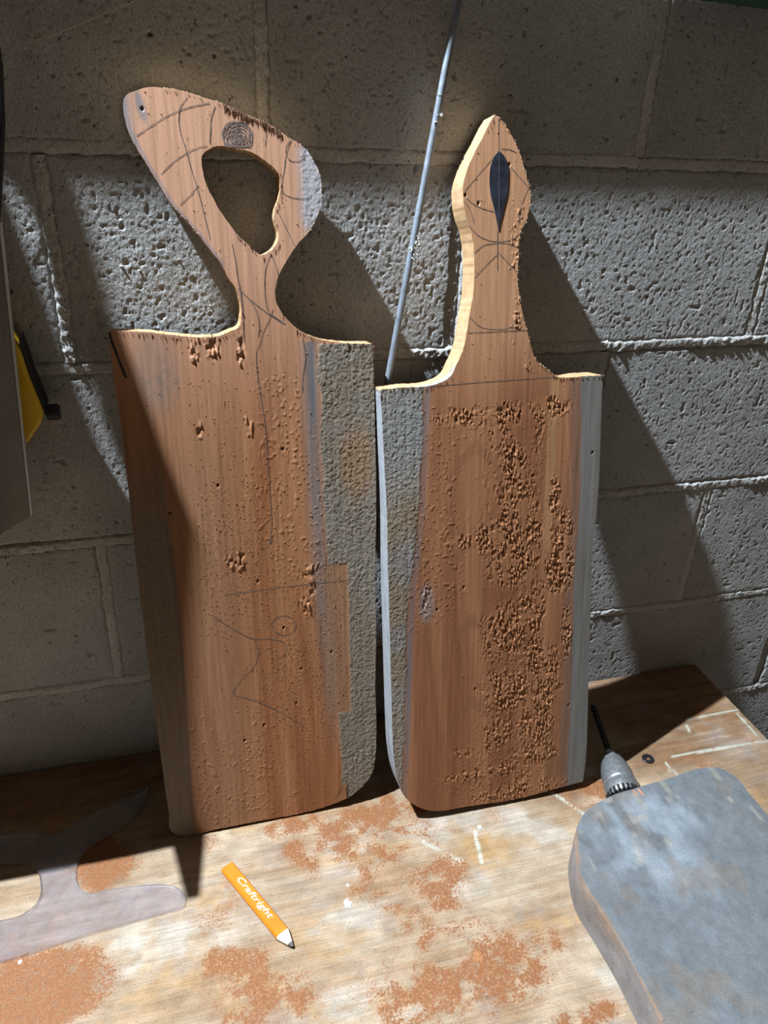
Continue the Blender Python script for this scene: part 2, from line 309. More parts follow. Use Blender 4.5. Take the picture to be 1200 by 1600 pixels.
def relief_board(name, loops, t, cell, hfun, cfun, sfun, mat, parent, bfun=None):
    """sawn plank: relief front (local +z), sawn sides, plain back.  loops in local xy"""
    lo = loops[0].min(0); hi = loops[0].max(0)
    nx = int((hi[0] - lo[0]) / cell) + 2; ny = int((hi[1] - lo[1]) / cell) + 2
    gx = lo[0] - cell * .5 + np.arange(nx + 1) * cell; gy = lo[1] - cell * .5 + np.arange(ny + 1) * cell
    K = inside_cells(loops, gx[:-1] + cell / 2, gy[:-1] + cell / 2)
    Kp = np.zeros((ny + 2, nx + 2), bool); Kp[1:-1, 1:-1] = K
    cnt = Kp[:-1, :-1].astype(int) + Kp[1:, :-1] + Kp[:-1, 1:] + Kp[1:, 1:]
    used = cnt > 0; bnd = used & (cnt < 4)
    X, Y = np.meshgrid(gx, gy)
    XY = np.stack([X, Y], 2)
    XY[bnd] = nearest_on(loops, XY[bnd])
    idx = np.full(used.shape, -1); idx[used] = np.arange(used.sum())
    V2 = XY[used]
    h = hfun(V2[:, 0], V2[:, 1]); col = cfun(V2[:, 0], V2[:, 1], h)
    V = np.concatenate([V2, h[:, None]], 1)
    r, c = np.nonzero(K)
    F = np.stack([idx[r, c], idx[r, c + 1], idx[r + 1, c + 1], idx[r + 1, c]], 1)
    # boundary edges, oriented with the kept cell on the left
    E = []
    for dr, dc, a, b in ((-1, 0, (0, 0), (0, 1)), (1, 0, (1, 1), (1, 0)), (0, -1, (1, 0), (0, 0)), (0, 1, (0, 1), (1, 1))):
        nb = Kp[1 + dr:ny + 1 + dr, 1 + dc:nx + 1 + dc]
        rr, cc = np.nonzero(K & ~nb)
        E.append(np.stack([idx[rr + a[0], cc + a[1]], idx[rr + b[0], cc + b[1]]], 1))
    E = np.concatenate(E)
    bi = np.unique(E); mp = np.full(len(V), -1); mp[bi] = np.arange(len(bi))
    base = V[bi]; n0 = len(V); nb = len(bi)
    levels = [0, -.25, -.5, -.75, -1.0]
    Vs = [V]; Cs = [col]; Fs = [F]
    for k, lv in enumerate(levels):
        w = base.copy(); w[:, 2] = np.where(lv == 0, base[:, 2], lv * t)
        if bfun is not None and 0 < k < 4:
            w[:, 2] += 0
        Vs.append(w); Cs.append(sfun(base[:, 0], base[:, 1], np.full(nb, lv)))
        if k:
            a = n0 + (k - 1) * nb + mp[E]; b = n0 + k * nb + mp[E]
            Fs.append(np.stack([a[:, 0], b[:, 0], b[:, 1], a[:, 1]], 1))
    # back
    sub = [l[::3] for l in loops]
    flat = np.concatenate(sub)
    tri = np.array(tessellate_polygon([[Vector((q[0], q[1], 0)) for q in l] for l in sub]))
    nB = sum(len(v) for v in Vs)
    Vs.append(np.concatenate([flat, np.full((len(flat), 1), -t)], 1)); Cs.append(sfun(flat[:, 0], flat[:, 1], np.full(len(flat), -1.)))
    tri = tri + nB
    # orient back faces to -z
    AV = np.concatenate(Vs)
    a, b, c_ = AV[tri[:, 0]], AV[tri[:, 1]], AV[tri[:, 2]]
    flip = np.cross(b - a, c_ - a)[:, 2] > 0
    tri[flip] = tri[flip][:, ::-1]
    quads = np.concatenate(Fs)
    me = bpy.data.meshes.new(name)
    loops_i = np.concatenate([quads.ravel(), tri.ravel()]).astype(np.int32)
    st = np.concatenate([np.arange(len(quads)) * 4, len(quads) * 4 + np.arange(len(tri)) * 3]).astype(np.int32)
    me.vertices.add(len(AV)); me.vertices.foreach_set('co', AV.astype(np.float32).ravel())
    me.loops.add(len(loops_i)); me.loops.foreach_set('vertex_index', loops_i)
    me.polygons.add(len(st)); me.polygons.foreach_set('loop_start', st)
    me.update(calc_edges=True)
    sm = np.zeros(len(st), bool); sm[:len(quads)] = True
    me.polygons.foreach_set('use_smooth', sm)
    at = me.color_attributes.new('tone', 'FLOAT_COLOR', 'POINT')
    cc = np.ones((len(AV), 4), np.float32); CC = np.concatenate([np.c_[q, np.ones(len(q))] if q.shape[1] == 3 else q for q in Cs]); cc[:, :] = np.clip(CC, 0, 1)
    at.data.foreach_set('color', cc.ravel())
    me.validate()
    me.materials.append(mat)
    o = bpy.data.objects.new(name, me); C.objects.link(o); o.parent = parent
    return o

def ribbon(name, pts, width, hfun, mat, parent, lift=.00025, step=.0012, jit=.0):
    """thin stroke lying on a relief surface"""
    Q = smooth_loop(pts, step, 60, closed=False)
    T = np.gradient(Q, axis=0); T /= np.linalg.norm(T, axis=1)[:, None] + 1e-9
    N = np.stack([-T[:, 1], T[:, 0]], 1)
    w = width * (.75 + .5 * vn(np.arange(len(Q)) * .35, np.zeros(len(Q)), int(abs(Q[0, 0]) * 1e5) % 997))
    L = Q + N * w[:, None] / 2; R = Q - N * w[:, None] / 2
    zl = np.maximum(hfun(L[:, 0], L[:, 1]), hfun(Q[:, 0], Q[:, 1])); zr = np.maximum(hfun(R[:, 0], R[:, 1]), hfun(Q[:, 0], Q[:, 1]))
    V = np.concatenate([np.c_[L, zl + lift], np.c_[R, zr + lift]]); n = len(Q)
    i = np.arange(n - 1)
    F = np.stack([i + n, i + 1 + n, i + 1, i], 1)
    return make(name, V, F, mat, parent)

def grains(name, P, R, mat, parent=None, squash=.7):
    """many tiny irregular grains, one mesh (uncountable dust)"""
    n = len(P)
    base = np.array([(1, 0, 0), (-.5, .87, 0), (-.5, -.87, 0), (0, 0, 1.)])
    a = rng.uniform(0, 6.28, n); ca, sa = np.cos(a), np.sin(a)
    V = np.zeros((n, 4, 3))
    for k in range(4):
        b = base[k] * np.array([1, 1, squash]); s = rng.uniform(.6, 1.4, n)
        V[:, k, 0] = P[:, 0] + R * s * (b[0] * ca - b[1] * sa)
        V[:, k, 1] = P[:, 1] + R * s * (b[0] * sa + b[1] * ca)
        V[:, k, 2] = P[:, 2] + R * s * b[2]
    f = np.array([(0, 1, 3), (1, 2, 3), (2, 0, 3)])
    F = (np.arange(n) * 4)[:, None, None] + f[None]
    o = make(name, V.reshape(-1, 3), F.reshape(-1, 3), mat, parent)
    o['kind'] = 'stuff'
    return o

# ------------------------------------------------------------------ materials
def new_mat(name):
    m = bpy.data.materials.new(name); m.use_nodes = True
    return m, m.node_tree, m.node_tree.nodes['Principled BSDF']

def N(nt, t, **kw):
    n = nt.nodes.new(t)
    for k, v in kw.items():
        if k in n.inputs: n.inputs[k].default_value = v
        else: setattr(n, k, v)
    return n

def coords(nt, scale=(1, 1, 1)):
    tc = N(nt, 'ShaderNodeTexCoord'); mp = N(nt, 'ShaderNodeMapping')
    mp.inputs['Scale'].default_value = scale
    nt.links.new(tc.outputs['Object'], mp.inputs['Vector'])
    return mp.outputs[0]

def ramp(nt, src, stops):
    r = N(nt, 'ShaderNodeValToRGB')
    el = r.color_ramp.elements
    while len(el) < len(stops): el.new(.5)
    for e, (p, c) in zip(el, stops):
        e.position = p; e.color = (c[0], c[1], c[2], 1) if hasattr(c, '__len__') else (c, c, c, 1)
    nt.links.new(src, r.inputs[0])
    return r.outputs[0]

def mul(nt, a, b, fac=1.0, mode='MULTIPLY'):
    m = N(nt, 'ShaderNodeMix', data_type='RGBA', blend_type=mode)
    m.inputs[0].default_value = fac
    nt.links.new(a, m.inputs[6])
    if hasattr(b, 'is_output') or not isinstance(b, tuple): nt.links.new(b, m.inputs[7])
    else: m.inputs[7].default_value = b
    return m.outputs[2]

def bump(nt, bsdf, src, strength, dist):
    b = N(nt, 'ShaderNodeBump'); b.inputs['Strength'].default_value = strength; b.inputs['Distance'].default_value = dist
    nt.links.new(src, b.inputs['Height'])
    prev = bsdf.inputs['Normal'].links
    if prev: nt.links.new(prev[0].from_socket, b.inputs['Normal'])
    nt.links.new(b.outputs[0], bsdf.inputs['Normal'])

def plain(name, col, rough=.6, metal=0.0, vary=.25, scale=60, bumpd=0.0):
    m, nt, b = new_mat(name)
    b.inputs['Roughness'].default_value = rough; b.inputs['Metallic'].default_value = metal
    n = N(nt, 'ShaderNodeTexNoise', Scale=scale, Detail=5.0)
    nt.links.new(coords(nt), n.inputs['Vector'])
    lo = tuple(c * (1 - vary) for c in col); hi = tuple(min(1, c * (1 + vary)) for c in col)
    nt.links.new(ramp(nt, n.outputs[0], [(.3, lo), (.7, hi)]), b.inputs['Base Color'])
    if bumpd: bump(nt, b, n.outputs[0], .6, bumpd)
    return m

def concrete(name, col):
    m, nt, b = new_mat(name)
    b.inputs['Roughness'].default_value = .95
    b.inputs['Specular IOR Level'].default_value = .15
    v = coords(nt)
    n1 = N(nt, 'ShaderNodeTexNoise', Scale=9.0, Detail=6.0, Roughness=.6); nt.links.new(v, n1.inputs['Vector'])
    n2 = N(nt, 'ShaderNodeTexNoise', Scale=420.0, Detail=4.0, Roughness=.65); nt.links.new(v, n2.inputs['Vector'])
    n3 = N(nt, 'ShaderNodeTexNoise', Scale=150.0, Detail=3.0, Roughness=.6); nt.links.new(v, n3.inputs['Vector'])
    c = ramp(nt, n1.outputs[0], [(.3, tuple(x * .82 for x in col)), (.72, tuple(x * 1.15 for x in col))])
    c = mul(nt, c, ramp(nt, n2.outputs[0], [(.32, .72), (.6, 1.08)]))
    pits = ramp(nt, n3.outputs[0], [(.30, .25), (.37, 1.0)])
    c = mul(nt, c, pits)
    nt.links.new(c, b.inputs['Base Color'])
    n4 = N(nt, 'ShaderNodeTexNoise', Scale=560.0, Detail=3.0, Roughness=.7)
    nt.links.new(coords(nt, (1.0, 1.0, .62)), n4.inputs['Vector'])
    p2 = ramp(nt, n4.outputs[0], [(.33, .45), (.40, 1.0)])
    c = mul(nt, c, p2)
    nt.links.new(c, b.inputs['Base Color'])
    bump(nt, b, n4.outputs[0], 1.0, .0012)
    bump(nt, b, pits, .5, .0008)
    return m

def toned(name, grain_scale, grain_amt, rough=.8, bumpd=.0003, fine=900.0, spec=.2, lowvar=.15, speck=False):
    """material whose colour is the surface's own tone attribute, with fine procedural grain"""
    m, nt, b = new_mat(name)
    b.inputs['Roughness'].default_value = rough
    b.inputs['Specular IOR Level'].default_value = spec
    a = N(nt, 'ShaderNodeVertexColor', layer_name='tone')
    v = coords(nt, grain_scale)
    n1 = N(nt, 'ShaderNodeTexNoise', Scale=1.0, Detail=5.0, Roughness=.6, Distortion=.4); nt.links.new(v, n1.inputs['Vector'])
    n2 = N(nt, 'ShaderNodeTexNoise', Scale=fine, Detail=3.0, Roughness=.6); nt.links.new(coords(nt), n2.inputs['Vector'])
    c = mul(nt, a.outputs[0], ramp(nt, n1.outputs[0], [(.3, 1 - grain_amt), (.7, 1 + grain_amt * .6)]))
    c = mul(nt, c, ramp(nt, n2.outputs[0], [(.3, 1 - lowvar), (.7, 1 + lowvar)]))
    if speck:
        n5 = N(nt, 'ShaderNodeTexNoise', Scale=260.0, Detail=5.0, Roughness=.7); nt.links.new(coords(nt, (1, .7, 1)), n5.inputs['Vector'])
        c = mul(nt, c, ramp(nt, n5.outputs[0], [(.28, .35), (.38, 1.0), (.66, 1.0), (.74, 1.7)]))
        n6 = N(nt, 'ShaderNodeTexNoise', Scale=70.0, Detail=6.0, Roughness=.7); nt.links.new(coords(nt), n6.inputs['Vector'])
        c = mul(nt, c, ramp(nt, n6.outputs[0], [(.30, .85), (.5, 1.0), (.70, 1.12)]))
    nt.links.new(c, b.inputs['Base Color'])
    bump(nt, b, n1.outputs[0], .35, bumpd); bump(nt, b, n2.outputs[0], .35, bumpd)
    return m

def bench_material():
    m, nt, b = new_mat('bench_plywood')
    b.inputs['Roughness'].default_value = .7; b.inputs['Specular IOR Level'].default_value = .25
    a = N(nt, 'ShaderNodeVertexColor', layer_name='tone')
    def nz(sc, scale, det=4.0, dist=0.0):
        n = N(nt, 'ShaderNodeTexNoise', Scale=scale, Detail=det, Roughness=.65, Distortion=dist)
        nt.links.new(coords(nt, sc), n.inputs['Vector']); return n.outputs[0]
    fine = nz((22, 620, 60), 1.0, 5.0, .5); mid = nz((9, 150, 30), 1.0, 4.0, .6); grit = nz((1, 1, 1), 620.0, 3.0); spk = nz((1, 1, 1), 330.0, 2.0); blot = nz((1, 1, 1), 45.0, 6.0)
    c = mul(nt, a.outputs[0], ramp(nt, fine, [(.32, .80), (.62, 1.12)]))
    c = mul(nt, c, ramp(nt, mid, [(.30, .88), (.66, 1.10)]))
    c = mul(nt, c, ramp(nt, blot, [(.30, .78), (.66, 1.12)]))
    c = mul(nt, c, ramp(nt, grit, [(.30, .80), (.62, 1.10)]))
    c = mul(nt, c, ramp(nt, spk, [(.27, .30), (.33, 1.0)]))
    # loose dust: grains thicken with the dust amount kept in the tone's alpha
    g2 = nz((1, 1, 1), 380.0, 8.0)
    s1 = N(nt, 'ShaderNodeMath', operation='MULTIPLY_ADD'); s1.inputs[1].default_value = .30; s1.inputs[2].default_value = -.215
    nt.links.new(a.outputs[1], s1.inputs[0])
    s2 = N(nt, 'ShaderNodeMath', operation='ADD'); nt.links.new(s1.outputs[0], s2.inputs[0]); nt.links.new(g2, s2.inputs[1])
    dm = ramp(nt, s2.outputs[0], [(.44, 0.0), (.58, 1.0)])
    dc = ramp(nt, nz((1, 1, 1), 1400.0, 2.0), [(.3, (.09, .030, .011)), (.5, (.20, .075, .026)), (.72, (.34, .16, .07))])
    mx = N(nt, 'ShaderNodeMix', data_type='RGBA'); nt.links.new(dm, mx.inputs[0]); nt.links.new(c, mx.inputs[6]); nt.links.new(dc, mx.inputs[7])
    nt.links.new(mx.outputs[2], b.inputs['Base Color'])
    bump(nt, b, fine, .4, .0003); bump(nt, b, g2, .4, .0004)
    return m

MAT = dict(
    block=concrete('concrete_block', (.43, .425, .415)),
    mortar=concrete('mortar', (.52, .51, .49)),
    wood=toned('board_wood', (260, 12, 260), .16, .75, .0003),
    bench=bench_material(),
    plank=toned('weathered_grey_paint', (55, 38, 55), .22, .75, .0004, 650.0, .25, .2, True),
    graphite=plain('graphite', (.10, .085, .08), .55, 0, .3, 300),
    scribble=plain('graphite_scribble', (.13, .10, .09), .55, 0, .3, 300),
    ink=plain('blue_black_ink', (.016, .019, .03), .45, 0, .6, 90),
    black=plain('black_mark', (.012, .01, .009), .7),
    dust=plain('sawdust', (.40, .19, .085), .95, 0, .4, 900),
    dust_dark=plain('sawdust_dark', (.30, .125, .05), .95, 0, .5, 700),
    fibre=plain('torn_fibre', (.62, .40, .22), .9, 0, .3, 700),
    fibre_dark=plain('torn_fibre_dark', (.10, .045, .022), .9, 0, .5, 700),
    rod=plain('painted_steel_rod', (.20, .23, .27), .5, .3, .25, 120, .0003),
    steel=plain('drill_steel', (.36, .37, .38), .38, .75, .2, 200, .0002),
    dark_steel=plain('dark_steel', (.05, .05, .055), .4, .8, .3, 200),
    alu=plain('dull_aluminium', (.24, .22, .20), .5, .55, .15, 14),
    alu_edge_lit=plain('lit_aluminium_edge', (.62, .62, .62), .4, .6, .1, 40),  # plate edge in light, the brightness put into its colour
    yellow=plain('yellow_plastic', (.75, .47, .015), .45, 0, .1, 40),
    rubber=plain('black_rubber', (.012, .012, .014), .6),
    green=plain('dark_green_plastic', (.008, .06, .04), .5),
    orange=plain('orange_paint', (.56, .165, .006), .4, 0, .08, 80),
    white_print=plain('white_print', (.85, .82, .76), .6, 0, .1, 300),
    cut_wood=plain('pale_cut_wood', (.82, .74, .60), .7, 0, .1, 200),
    plaster=plain('white_plaster', (.50, .50, .48), .9, 0, .2, 300),
    shaving=plain('pale_shaving', (.74, .64, .48), .9, 0, .2, 300),
    web=plain('dusty_cobweb', (.55, .50, .42), .9, 0, .2, 300),
    rail=plain('rail_wood', (.22, .13, .07), .8, 0, .3, 20),
    washer=plain('black_washer', (.018, .018, .02), .45, .4),
    floor=plain('concrete_floor', (.18, .17, .16), .9, 0, .2, 5),
)

# ------------------------------------------------------------------ the block wall
wall = make('wall_back', [(-1.3, .05, -.96), (1.7, .05, -.96), (1.7, .05, 2.1), (-1.3, .05, 2.1),
                          (-1.3, .2, -.96), (1.7, .2, -.96), (1.7, .2, 2.1), (-1.3, .2, 2.1)],
            [(0, 1, 2, 3), (7, 6, 5, 4), (0, 4, 5, 1), (1, 5, 6, 2), (2, 6, 7, 3), (3, 7, 4, 0)], MAT['mortar'])
wall['kind'] = 'structure'; wall['label'] = 'unpainted grey concrete block wall behind the bench'

def block_relief(x, z, seed, rough):
    """height of the block face, metres proud of the wall plane"""
    h = (vn(x * 690, z * 560, seed) - .5) * .00042 * rough
    h += (vn(x * 420, z * 250, seed + 5) - .5) * .00026 * rough
    h += (fbm(x * 34, z * 26, seed + 9, 2) - .5) * .0005
    p = vn(x * 330, z * 260, seed + 3)
    h -= sstep(.80, .95, p) * .0012 * (.3 + .7 * rough)
    p = vn(x * 95, z * 90, seed + 31)
    h -= sstep(.92, .98, p) * .0025
    return h

def block(x0, x1, z0, z1, seed, rough, fine):
    w = x1 - x0; hh = z1 - z0
    cell = .00145 if fine else .02
    nx = max(2, int(w / cell)); nz = max(2, int(hh / cell))
    gx = np.linspace(x0, x1, nx + 1); gz = np.linspace(z0, z1, nz + 1)
    X, Z = np.meshgrid(gx, gz)
    H = block_relief(X, Z, seed, rough) if fine else np.zeros_like(X)
    e = np.minimum(np.minimum(X - x0, x1 - X), np.minimum(Z - z0, z1 - Z)) + (fbm(X * 90, Z * 90, seed + 2, 2) - .5) * .004
    H = H - (1 - sstep(-.001, .0035, e)) * .0028
    jx = (fbm(X * 70, Z * 70, seed + 77, 2) - .5) * .0022; jz = (fbm(X * 70, Z * 70, seed + 78, 2) - .5) * .0022
    cx, cz = (x0 + x1) / 2, (z0 + z1) / 2
    V = np.stack([X + jx - cx, -H, Z + jz - cz], 2).reshape(-1, 3)
    i = np.arange(nx * nz); r = i // nx; c = i % nx; a = r * (nx + 1) + c
    F = np.stack([a, a + 1, a + nx + 2, a + nx + 1], 1)
    # sides
    ring = np.concatenate([np.arange(nx + 1), (np.arange(1, nz + 1)) * (nx + 1) + nx,
                           nz * (nx + 1) + np.arange(nx - 1, -1, -1), np.arange(nz - 1, 0, -1) * (nx + 1)])
    n = len(V); B = V[ring].copy(); B[:, 1] = .055
    k = np.arange(len(ring)); k2 = (k + 1) % len(ring)
    F2 = np.stack([ring[k2], ring[k], n + k, n + k2], 1)
    o = make('concrete_block', np.concatenate([V, B]), np.concatenate([F, F2]), MAT['block'], wall, True)
    o.location = (cx, 0, cz)
    return o

G = .0055   # half joint
ROUGH = {3: 1.0, 2: 1.25, 1: .8, 0: .7, -1: .6, -2: .7}   # course -> roughness (course n: Z .2n .. .2n+.2)
for course in range(-3, 7):
    z0 = course * .2; z1 = z0 + .2
    off = 0.0 if course % 2 else -.2
    for k in range(-4, 5):
        x0 = off + k * .4; x1 = x0 + .4
        if x1 < -1.0 or x0 > 1.5: continue
        seen = (-2 <= course <= 3) and x1 > -.34 and x0 < .86 and not (course <= -1 and x0 < .3 and course < -1)
        rg = ROUGH.get(course, .8)
        if course == 2 and x0 > .1: rg = .85
        if course in (0, 1) and x0 < 0: rg = 1.0
        block(x0 + G, x1 - G, z0 + G, z1 - G, (course + 5) * 31 + k * 7, rg, seen)

def mortar(kind, a0, a1, c, seed, proud, lump, fine=True):
    """a joint: kind 'h' runs along x at height c, 'v' runs along z at x = c"""
    cell = .0022 if fine else .02
    L = a1 - a0; n = max(2, int(L / cell)); m = 9
    wdt = .016
    S, T = np.meshgrid(np.linspace(a0, a1, n + 1), np.linspace(-wdt / 2, wdt / 2, m + 1))
    if kind == 'h': X, Z = S, c + T + (fbm(S * 14, S * 0, seed, 2) - .5) * .006
    else: X, Z = c + T + (fbm(S * 14, S * 0, seed, 2) - .5) * .006, S
    ed = 1 - sstep(.55, 1.0, np.abs(T) / (wdt / 2) + (fbm(X * 160, Z * 160, seed + 1, 2) - .5) * .5)
    on = sstep(.35, .62, fbm(S * 11, S * 0 + 3, seed + 8, 2))
    H = -.004 + ed * (.004 + proud) + ed * lump * on * np.clip(fbm(X * 330, Z * 330, seed + 4, 3) - .35, 0, 1) * .0075
    H += (fbm(X * 330, Z * 330, seed + 6, 2) - .5) * .0018
    mid = ((a0 + a1) / 2, c) if kind == 'h' else (c, (a0 + a1) / 2)
    V = np.stack([X - mid[0], -H, Z - mid[1]], 2).reshape(-1, 3)
    i = np.arange(n * m); r = i // n; cc = i % n; a = r * (n + 1) + cc
    F = np.stack([a, a + 1, a + n + 2, a + n + 1], 1)
    if kind == 'v': F = F[:, ::-1]
    o = make('mortar_joint', V, F, MAT['mortar'], wall, True)
    o.location = (mid[0], 0, mid[1])

for k, z in enumerate((-.2, 0, .2, .4, .6, .8)):
    proud, lump = {.6: (-.0002, .12), .4: (.0005, .7), .2: (.0004, .6), 0: (.0002, .6)}.get(z, (0, .5))
    for x0 in np.arange(-.4, .9, .4):
        mortar('h', x0, x0 + .4, z, 60 + k * 9 + int(x0 * 10), proud, lump if not (z == .4 and x0 > 9) else .3)
for course, xs in ((3, (0, .4, -.4)), (2, (-.2, .2, .6)), (1, (0, .4)), (0, (-.2, .2, .6)), (-1, (.4, .8)), (-2, (.6,))):
    for x in xs:
        pr = {(2, .2): -.002, (-1, .8): -.006, (2, -.2): .0006}.get((course, x), -.0004)
        lm = {(2, -.2): 1.1, (2, .6): .7, (0, .6): .25, (0, -.2): .15}.get((course, x), .12)
        mortar('v', course * .2 + .006, course * .2 + .194, x, 300 + course * 13 + int(x * 10), pr, lm)

for course in range(-3, 7):                              # the joints beyond the picture
    for k in range(-3, 5):
        x = (.4 * k) if course % 2 else (.4 * k - .2)
        if (course <= 3 and course >= -2 and -.35 < x < .85) or not -.9 < x < 1.4: continue
        mortar('v', course * .2 + .006, course * .2 + .194, x, 700 + course * 13 + k, -.0004, .1, False)
    for x0 in (-1.2, -.8, -.4, 0, .4, .8, 1.2):
        if -2 < course < 5 and -.5 < x0 < .7: continue
        mortar('h', x0, x0 + .4, course * .2, 900 + course * 9 + int(x0 * 10), 0, .1, False)

floor = make('floor', [(-1.5, -2.4, -.96), (1.9, -2.4, -.96), (1.9, .2, -.96), (-1.5, .2, -.96)], [(0, 1, 2, 3)], MAT['floor'])
floor['kind'] = 'structure'

# ------------------------------------------------------------------ bench
def ell(L, x, y, s=1.0):
    m = np.zeros_like(x)
    for cx, cy, rx, ry in L:
        d = np.sqrt(((x - cx) / (rx * s)) ** 2 + ((y - cy) / (ry * s)) ** 2)
        m = np.maximum(m, 1 - sstep(.45, 1.35, d))
    return m

def segd(x, y, s):
    ax, ay, bx, by = s; dx, dy = bx - ax, by - ay
    t = np.clip(((x - ax) * dx + (y - ay) * dy) / (dx * dx + dy * dy), 0, 1)
    return np.hypot(x - ax - t * dx, y - ay - t * dy)

def bench_dust(x, y):
    n = fbm(x * 26, y * 30, 3, 4)
    n2 = fbm(x * 75, y * 85, 4, 3)
    return np.clip(ell(BN_DUST, x, y, 1.45) * (.15 + 1.35 * sstep(.25, .75, n * .5 + n2 * .5)) + .55 * sstep(.55, .8, n), 0, 1)

def bench_tone(x, y, h):
    g = fbm(x * 10 + 20 * (fbm(x * 4, y * 6, 8, 2)), y * 120, 1, 3)
    blot = fbm(x * 13, y * 17, 21, 3)
    c = mix((.235, .150, .085), (.345, .265, .185), sstep(.25, .75, g * .5 + blot * .5))
    c = mix(c, (.37, .315, .255), .85 * ell(BN_PALE, x, y, 1.2) * sstep(.25, .6, fbm(x * 40, y * 60, 5, 3)))
    c = mix(c, (.34, .19, .06), .6 * np.maximum(ell(BN_YELL, x, y, 1.1), .6 * sstep(.60, .75, fbm(x * 14, y * 20, 33, 3))) * sstep(.3, .6, fbm(x * 60, y * 90, 6, 3)))
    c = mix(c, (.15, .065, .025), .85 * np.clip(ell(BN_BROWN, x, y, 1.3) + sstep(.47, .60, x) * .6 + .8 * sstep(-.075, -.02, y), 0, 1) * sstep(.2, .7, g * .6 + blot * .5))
    c = mix(c, (.20, .17, .16), .35 * sstep(.62, .78, fbm(x * 22, y * 26, 51, 3)))
    c = mix(c, (.26, .125, .055), .45 * bench_dust(x, y))
    for s in BN_SCR:
        d = segd(x, y, s) + (fbm(x * 90, y * 90, 12, 2) - .5) * .003
        c = mix(c, (.50, .53, .45), .75 * (1 - sstep(.0006, .0026, d)) * sstep(.2, .5, fbm(x * 50, y * 50, 13, 2)))
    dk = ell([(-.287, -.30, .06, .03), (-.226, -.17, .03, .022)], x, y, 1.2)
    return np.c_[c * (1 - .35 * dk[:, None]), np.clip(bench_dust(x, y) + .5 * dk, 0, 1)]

def bench_h(x, y):
    return (fbm(x * 30, y * 160, 14, 2) - .5) * .0005 + bench_dust(x, y) * (.0003 + .0009 * vn(x * 330, y * 330, 15))

bench = thing('workbench', 'stained plywood workbench top dusted with orange sawdust', 'workbench', (0, -.35, ZB))
bl = smooth_loop([(-.9, -.55), (.657, -.55), (.657, -.006), (-.9, -.006)], .02)
loc = bl - np.array([0, -.35])
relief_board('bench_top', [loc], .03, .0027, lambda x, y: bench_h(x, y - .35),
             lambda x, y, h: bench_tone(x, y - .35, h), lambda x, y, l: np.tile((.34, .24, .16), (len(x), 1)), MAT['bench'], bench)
for lx in (-.82, .58):
    for ly in (-.16, .28):
        box('leg', (lx, ly - .03, -.96 - ZB), (lx + .06, ly + .03, -.03), MAT['rail'], bench)
box('apron', (-.8, -.17, -.12), (.6, -.14, -.03), MAT['rail'], bench)
box('apron', (-.8, .26, -.12), (.6, .29, -.03), MAT['rail'], bench)

# sawdust lying on the bench
n = 90000
px = rng.uniform(-.42, .65, n); py = rng.uniform(-.54, -.01, n)
keep = rng.uniform(0, 1, n) < bench_dust(px, py) * .55 + .035
px, py = px[keep], py[keep]
g = grains('sawdust', np.c_[px, py, ZB + bench_h(px, py) + .0001], rng.uniform(.0003, .0009, len(px)), MAT['dust_dark'])
tag(g, 'loose orange sawdust scattered over the bench top', 'sawdust', kind='stuff')

# ------------------------------------------------------------------ the two leaning boards
def polyx(L, v):
    L = sorted(L, key=lambda q: q[1])
    return np.interp(v, [q[1] for q in L], [q[0] for q in L])

def knots(K, x, y, r=.0016):
    m = np.zeros_like(x)
    for a, b in K:
        m = np.maximum(m, 1 - sstep(.4, 1.0, np.hypot((x - a) / (r * .8), (y - b) / (r * 1.3))))
    return m

def coarse(x, y, s):      # stucco-like weathered crust
    return .6 * vn(x * 900, y * 800, s) + .4 * vn(x * 430, y * 330, s + 3) - .5

# --- board with the winged handle
def m_b1(x, y):
    wob = (fbm(x * 40, y * 40, 81, 2) - .5) * .006
    blue = polyx(B1_BLUE, y)
    crust = sstep(-.001, .002, x - blue - .006 + wob) * (y < .557)
    px0, py1 = B1_PATCH[0]; px1, py0 = B1_PATCH[1]
    patch = sstep(-.001, .0008, px1 - x) * sstep(-.0008, .0008, y - py0 + wob * .2) * sstep(-.0008, .0008, py1 - y + wob * .2)
    crust = crust * (1 - patch)
    bulge = sstep(.026, .031, x + wob * .7) * sstep(.655, .672, y) * (1 - sstep(.735, .745, y))
    bstain = np.exp(-((x - blue + .0) / .009) ** 2) * (y < .56) * sstep(.16, .34, y + .1)
    left = (1 - sstep(-.004, .004, x - polyx([(-.1207, .5), (-.1207, .33), (-.1202, .2536), (-.1245, .134), (-.1278, .0)], y) + wob * .5)) * (1 - sstep(.36, .50, y)) * (y < .57)
    return crust, bulge, bstain, left, patch

def h_b1(x, y):
    crust, bulge, bstain, left, patch = m_b1(x, y)
    h = (fbm(x * 300, y * 14, 83, 2) - .5) * .00035
    h += (crust * .0011 + bulge * .0008) * coarse(x, y, 84) * (.6 + .8 * fbm(x * 30, y * 30, 85, 2)) + crust * .0003
    h += left * .0004 * coarse(x, y, 86)
    tr = ell(B1_TORN, x, y, 1.1) * (.35 + .65 * sstep(.4, .6, fbm(x * 120, y * 40, 97, 2))) * np.where(y < .5, .55, 1.0)
    t = sstep(.56, .80, vn(x * 560 + y * 30, y * 170, 87)) * sstep(.1, .5, tr)
    h += t * .0014 - sstep(.55, .8, vn(x * 520, y * 190, 88)) * sstep(.1, .5, tr) * .0014
    h += sstep(.74, .90, vn(x * 420, y * 330, 89)) * .0004 * (1 - crust) * sstep(.4, .7, fbm(x * 12, y * 5, 90, 2)) * (y < .53)
    h -= knots(B1_KNOTS, x, y) * .003
    return h

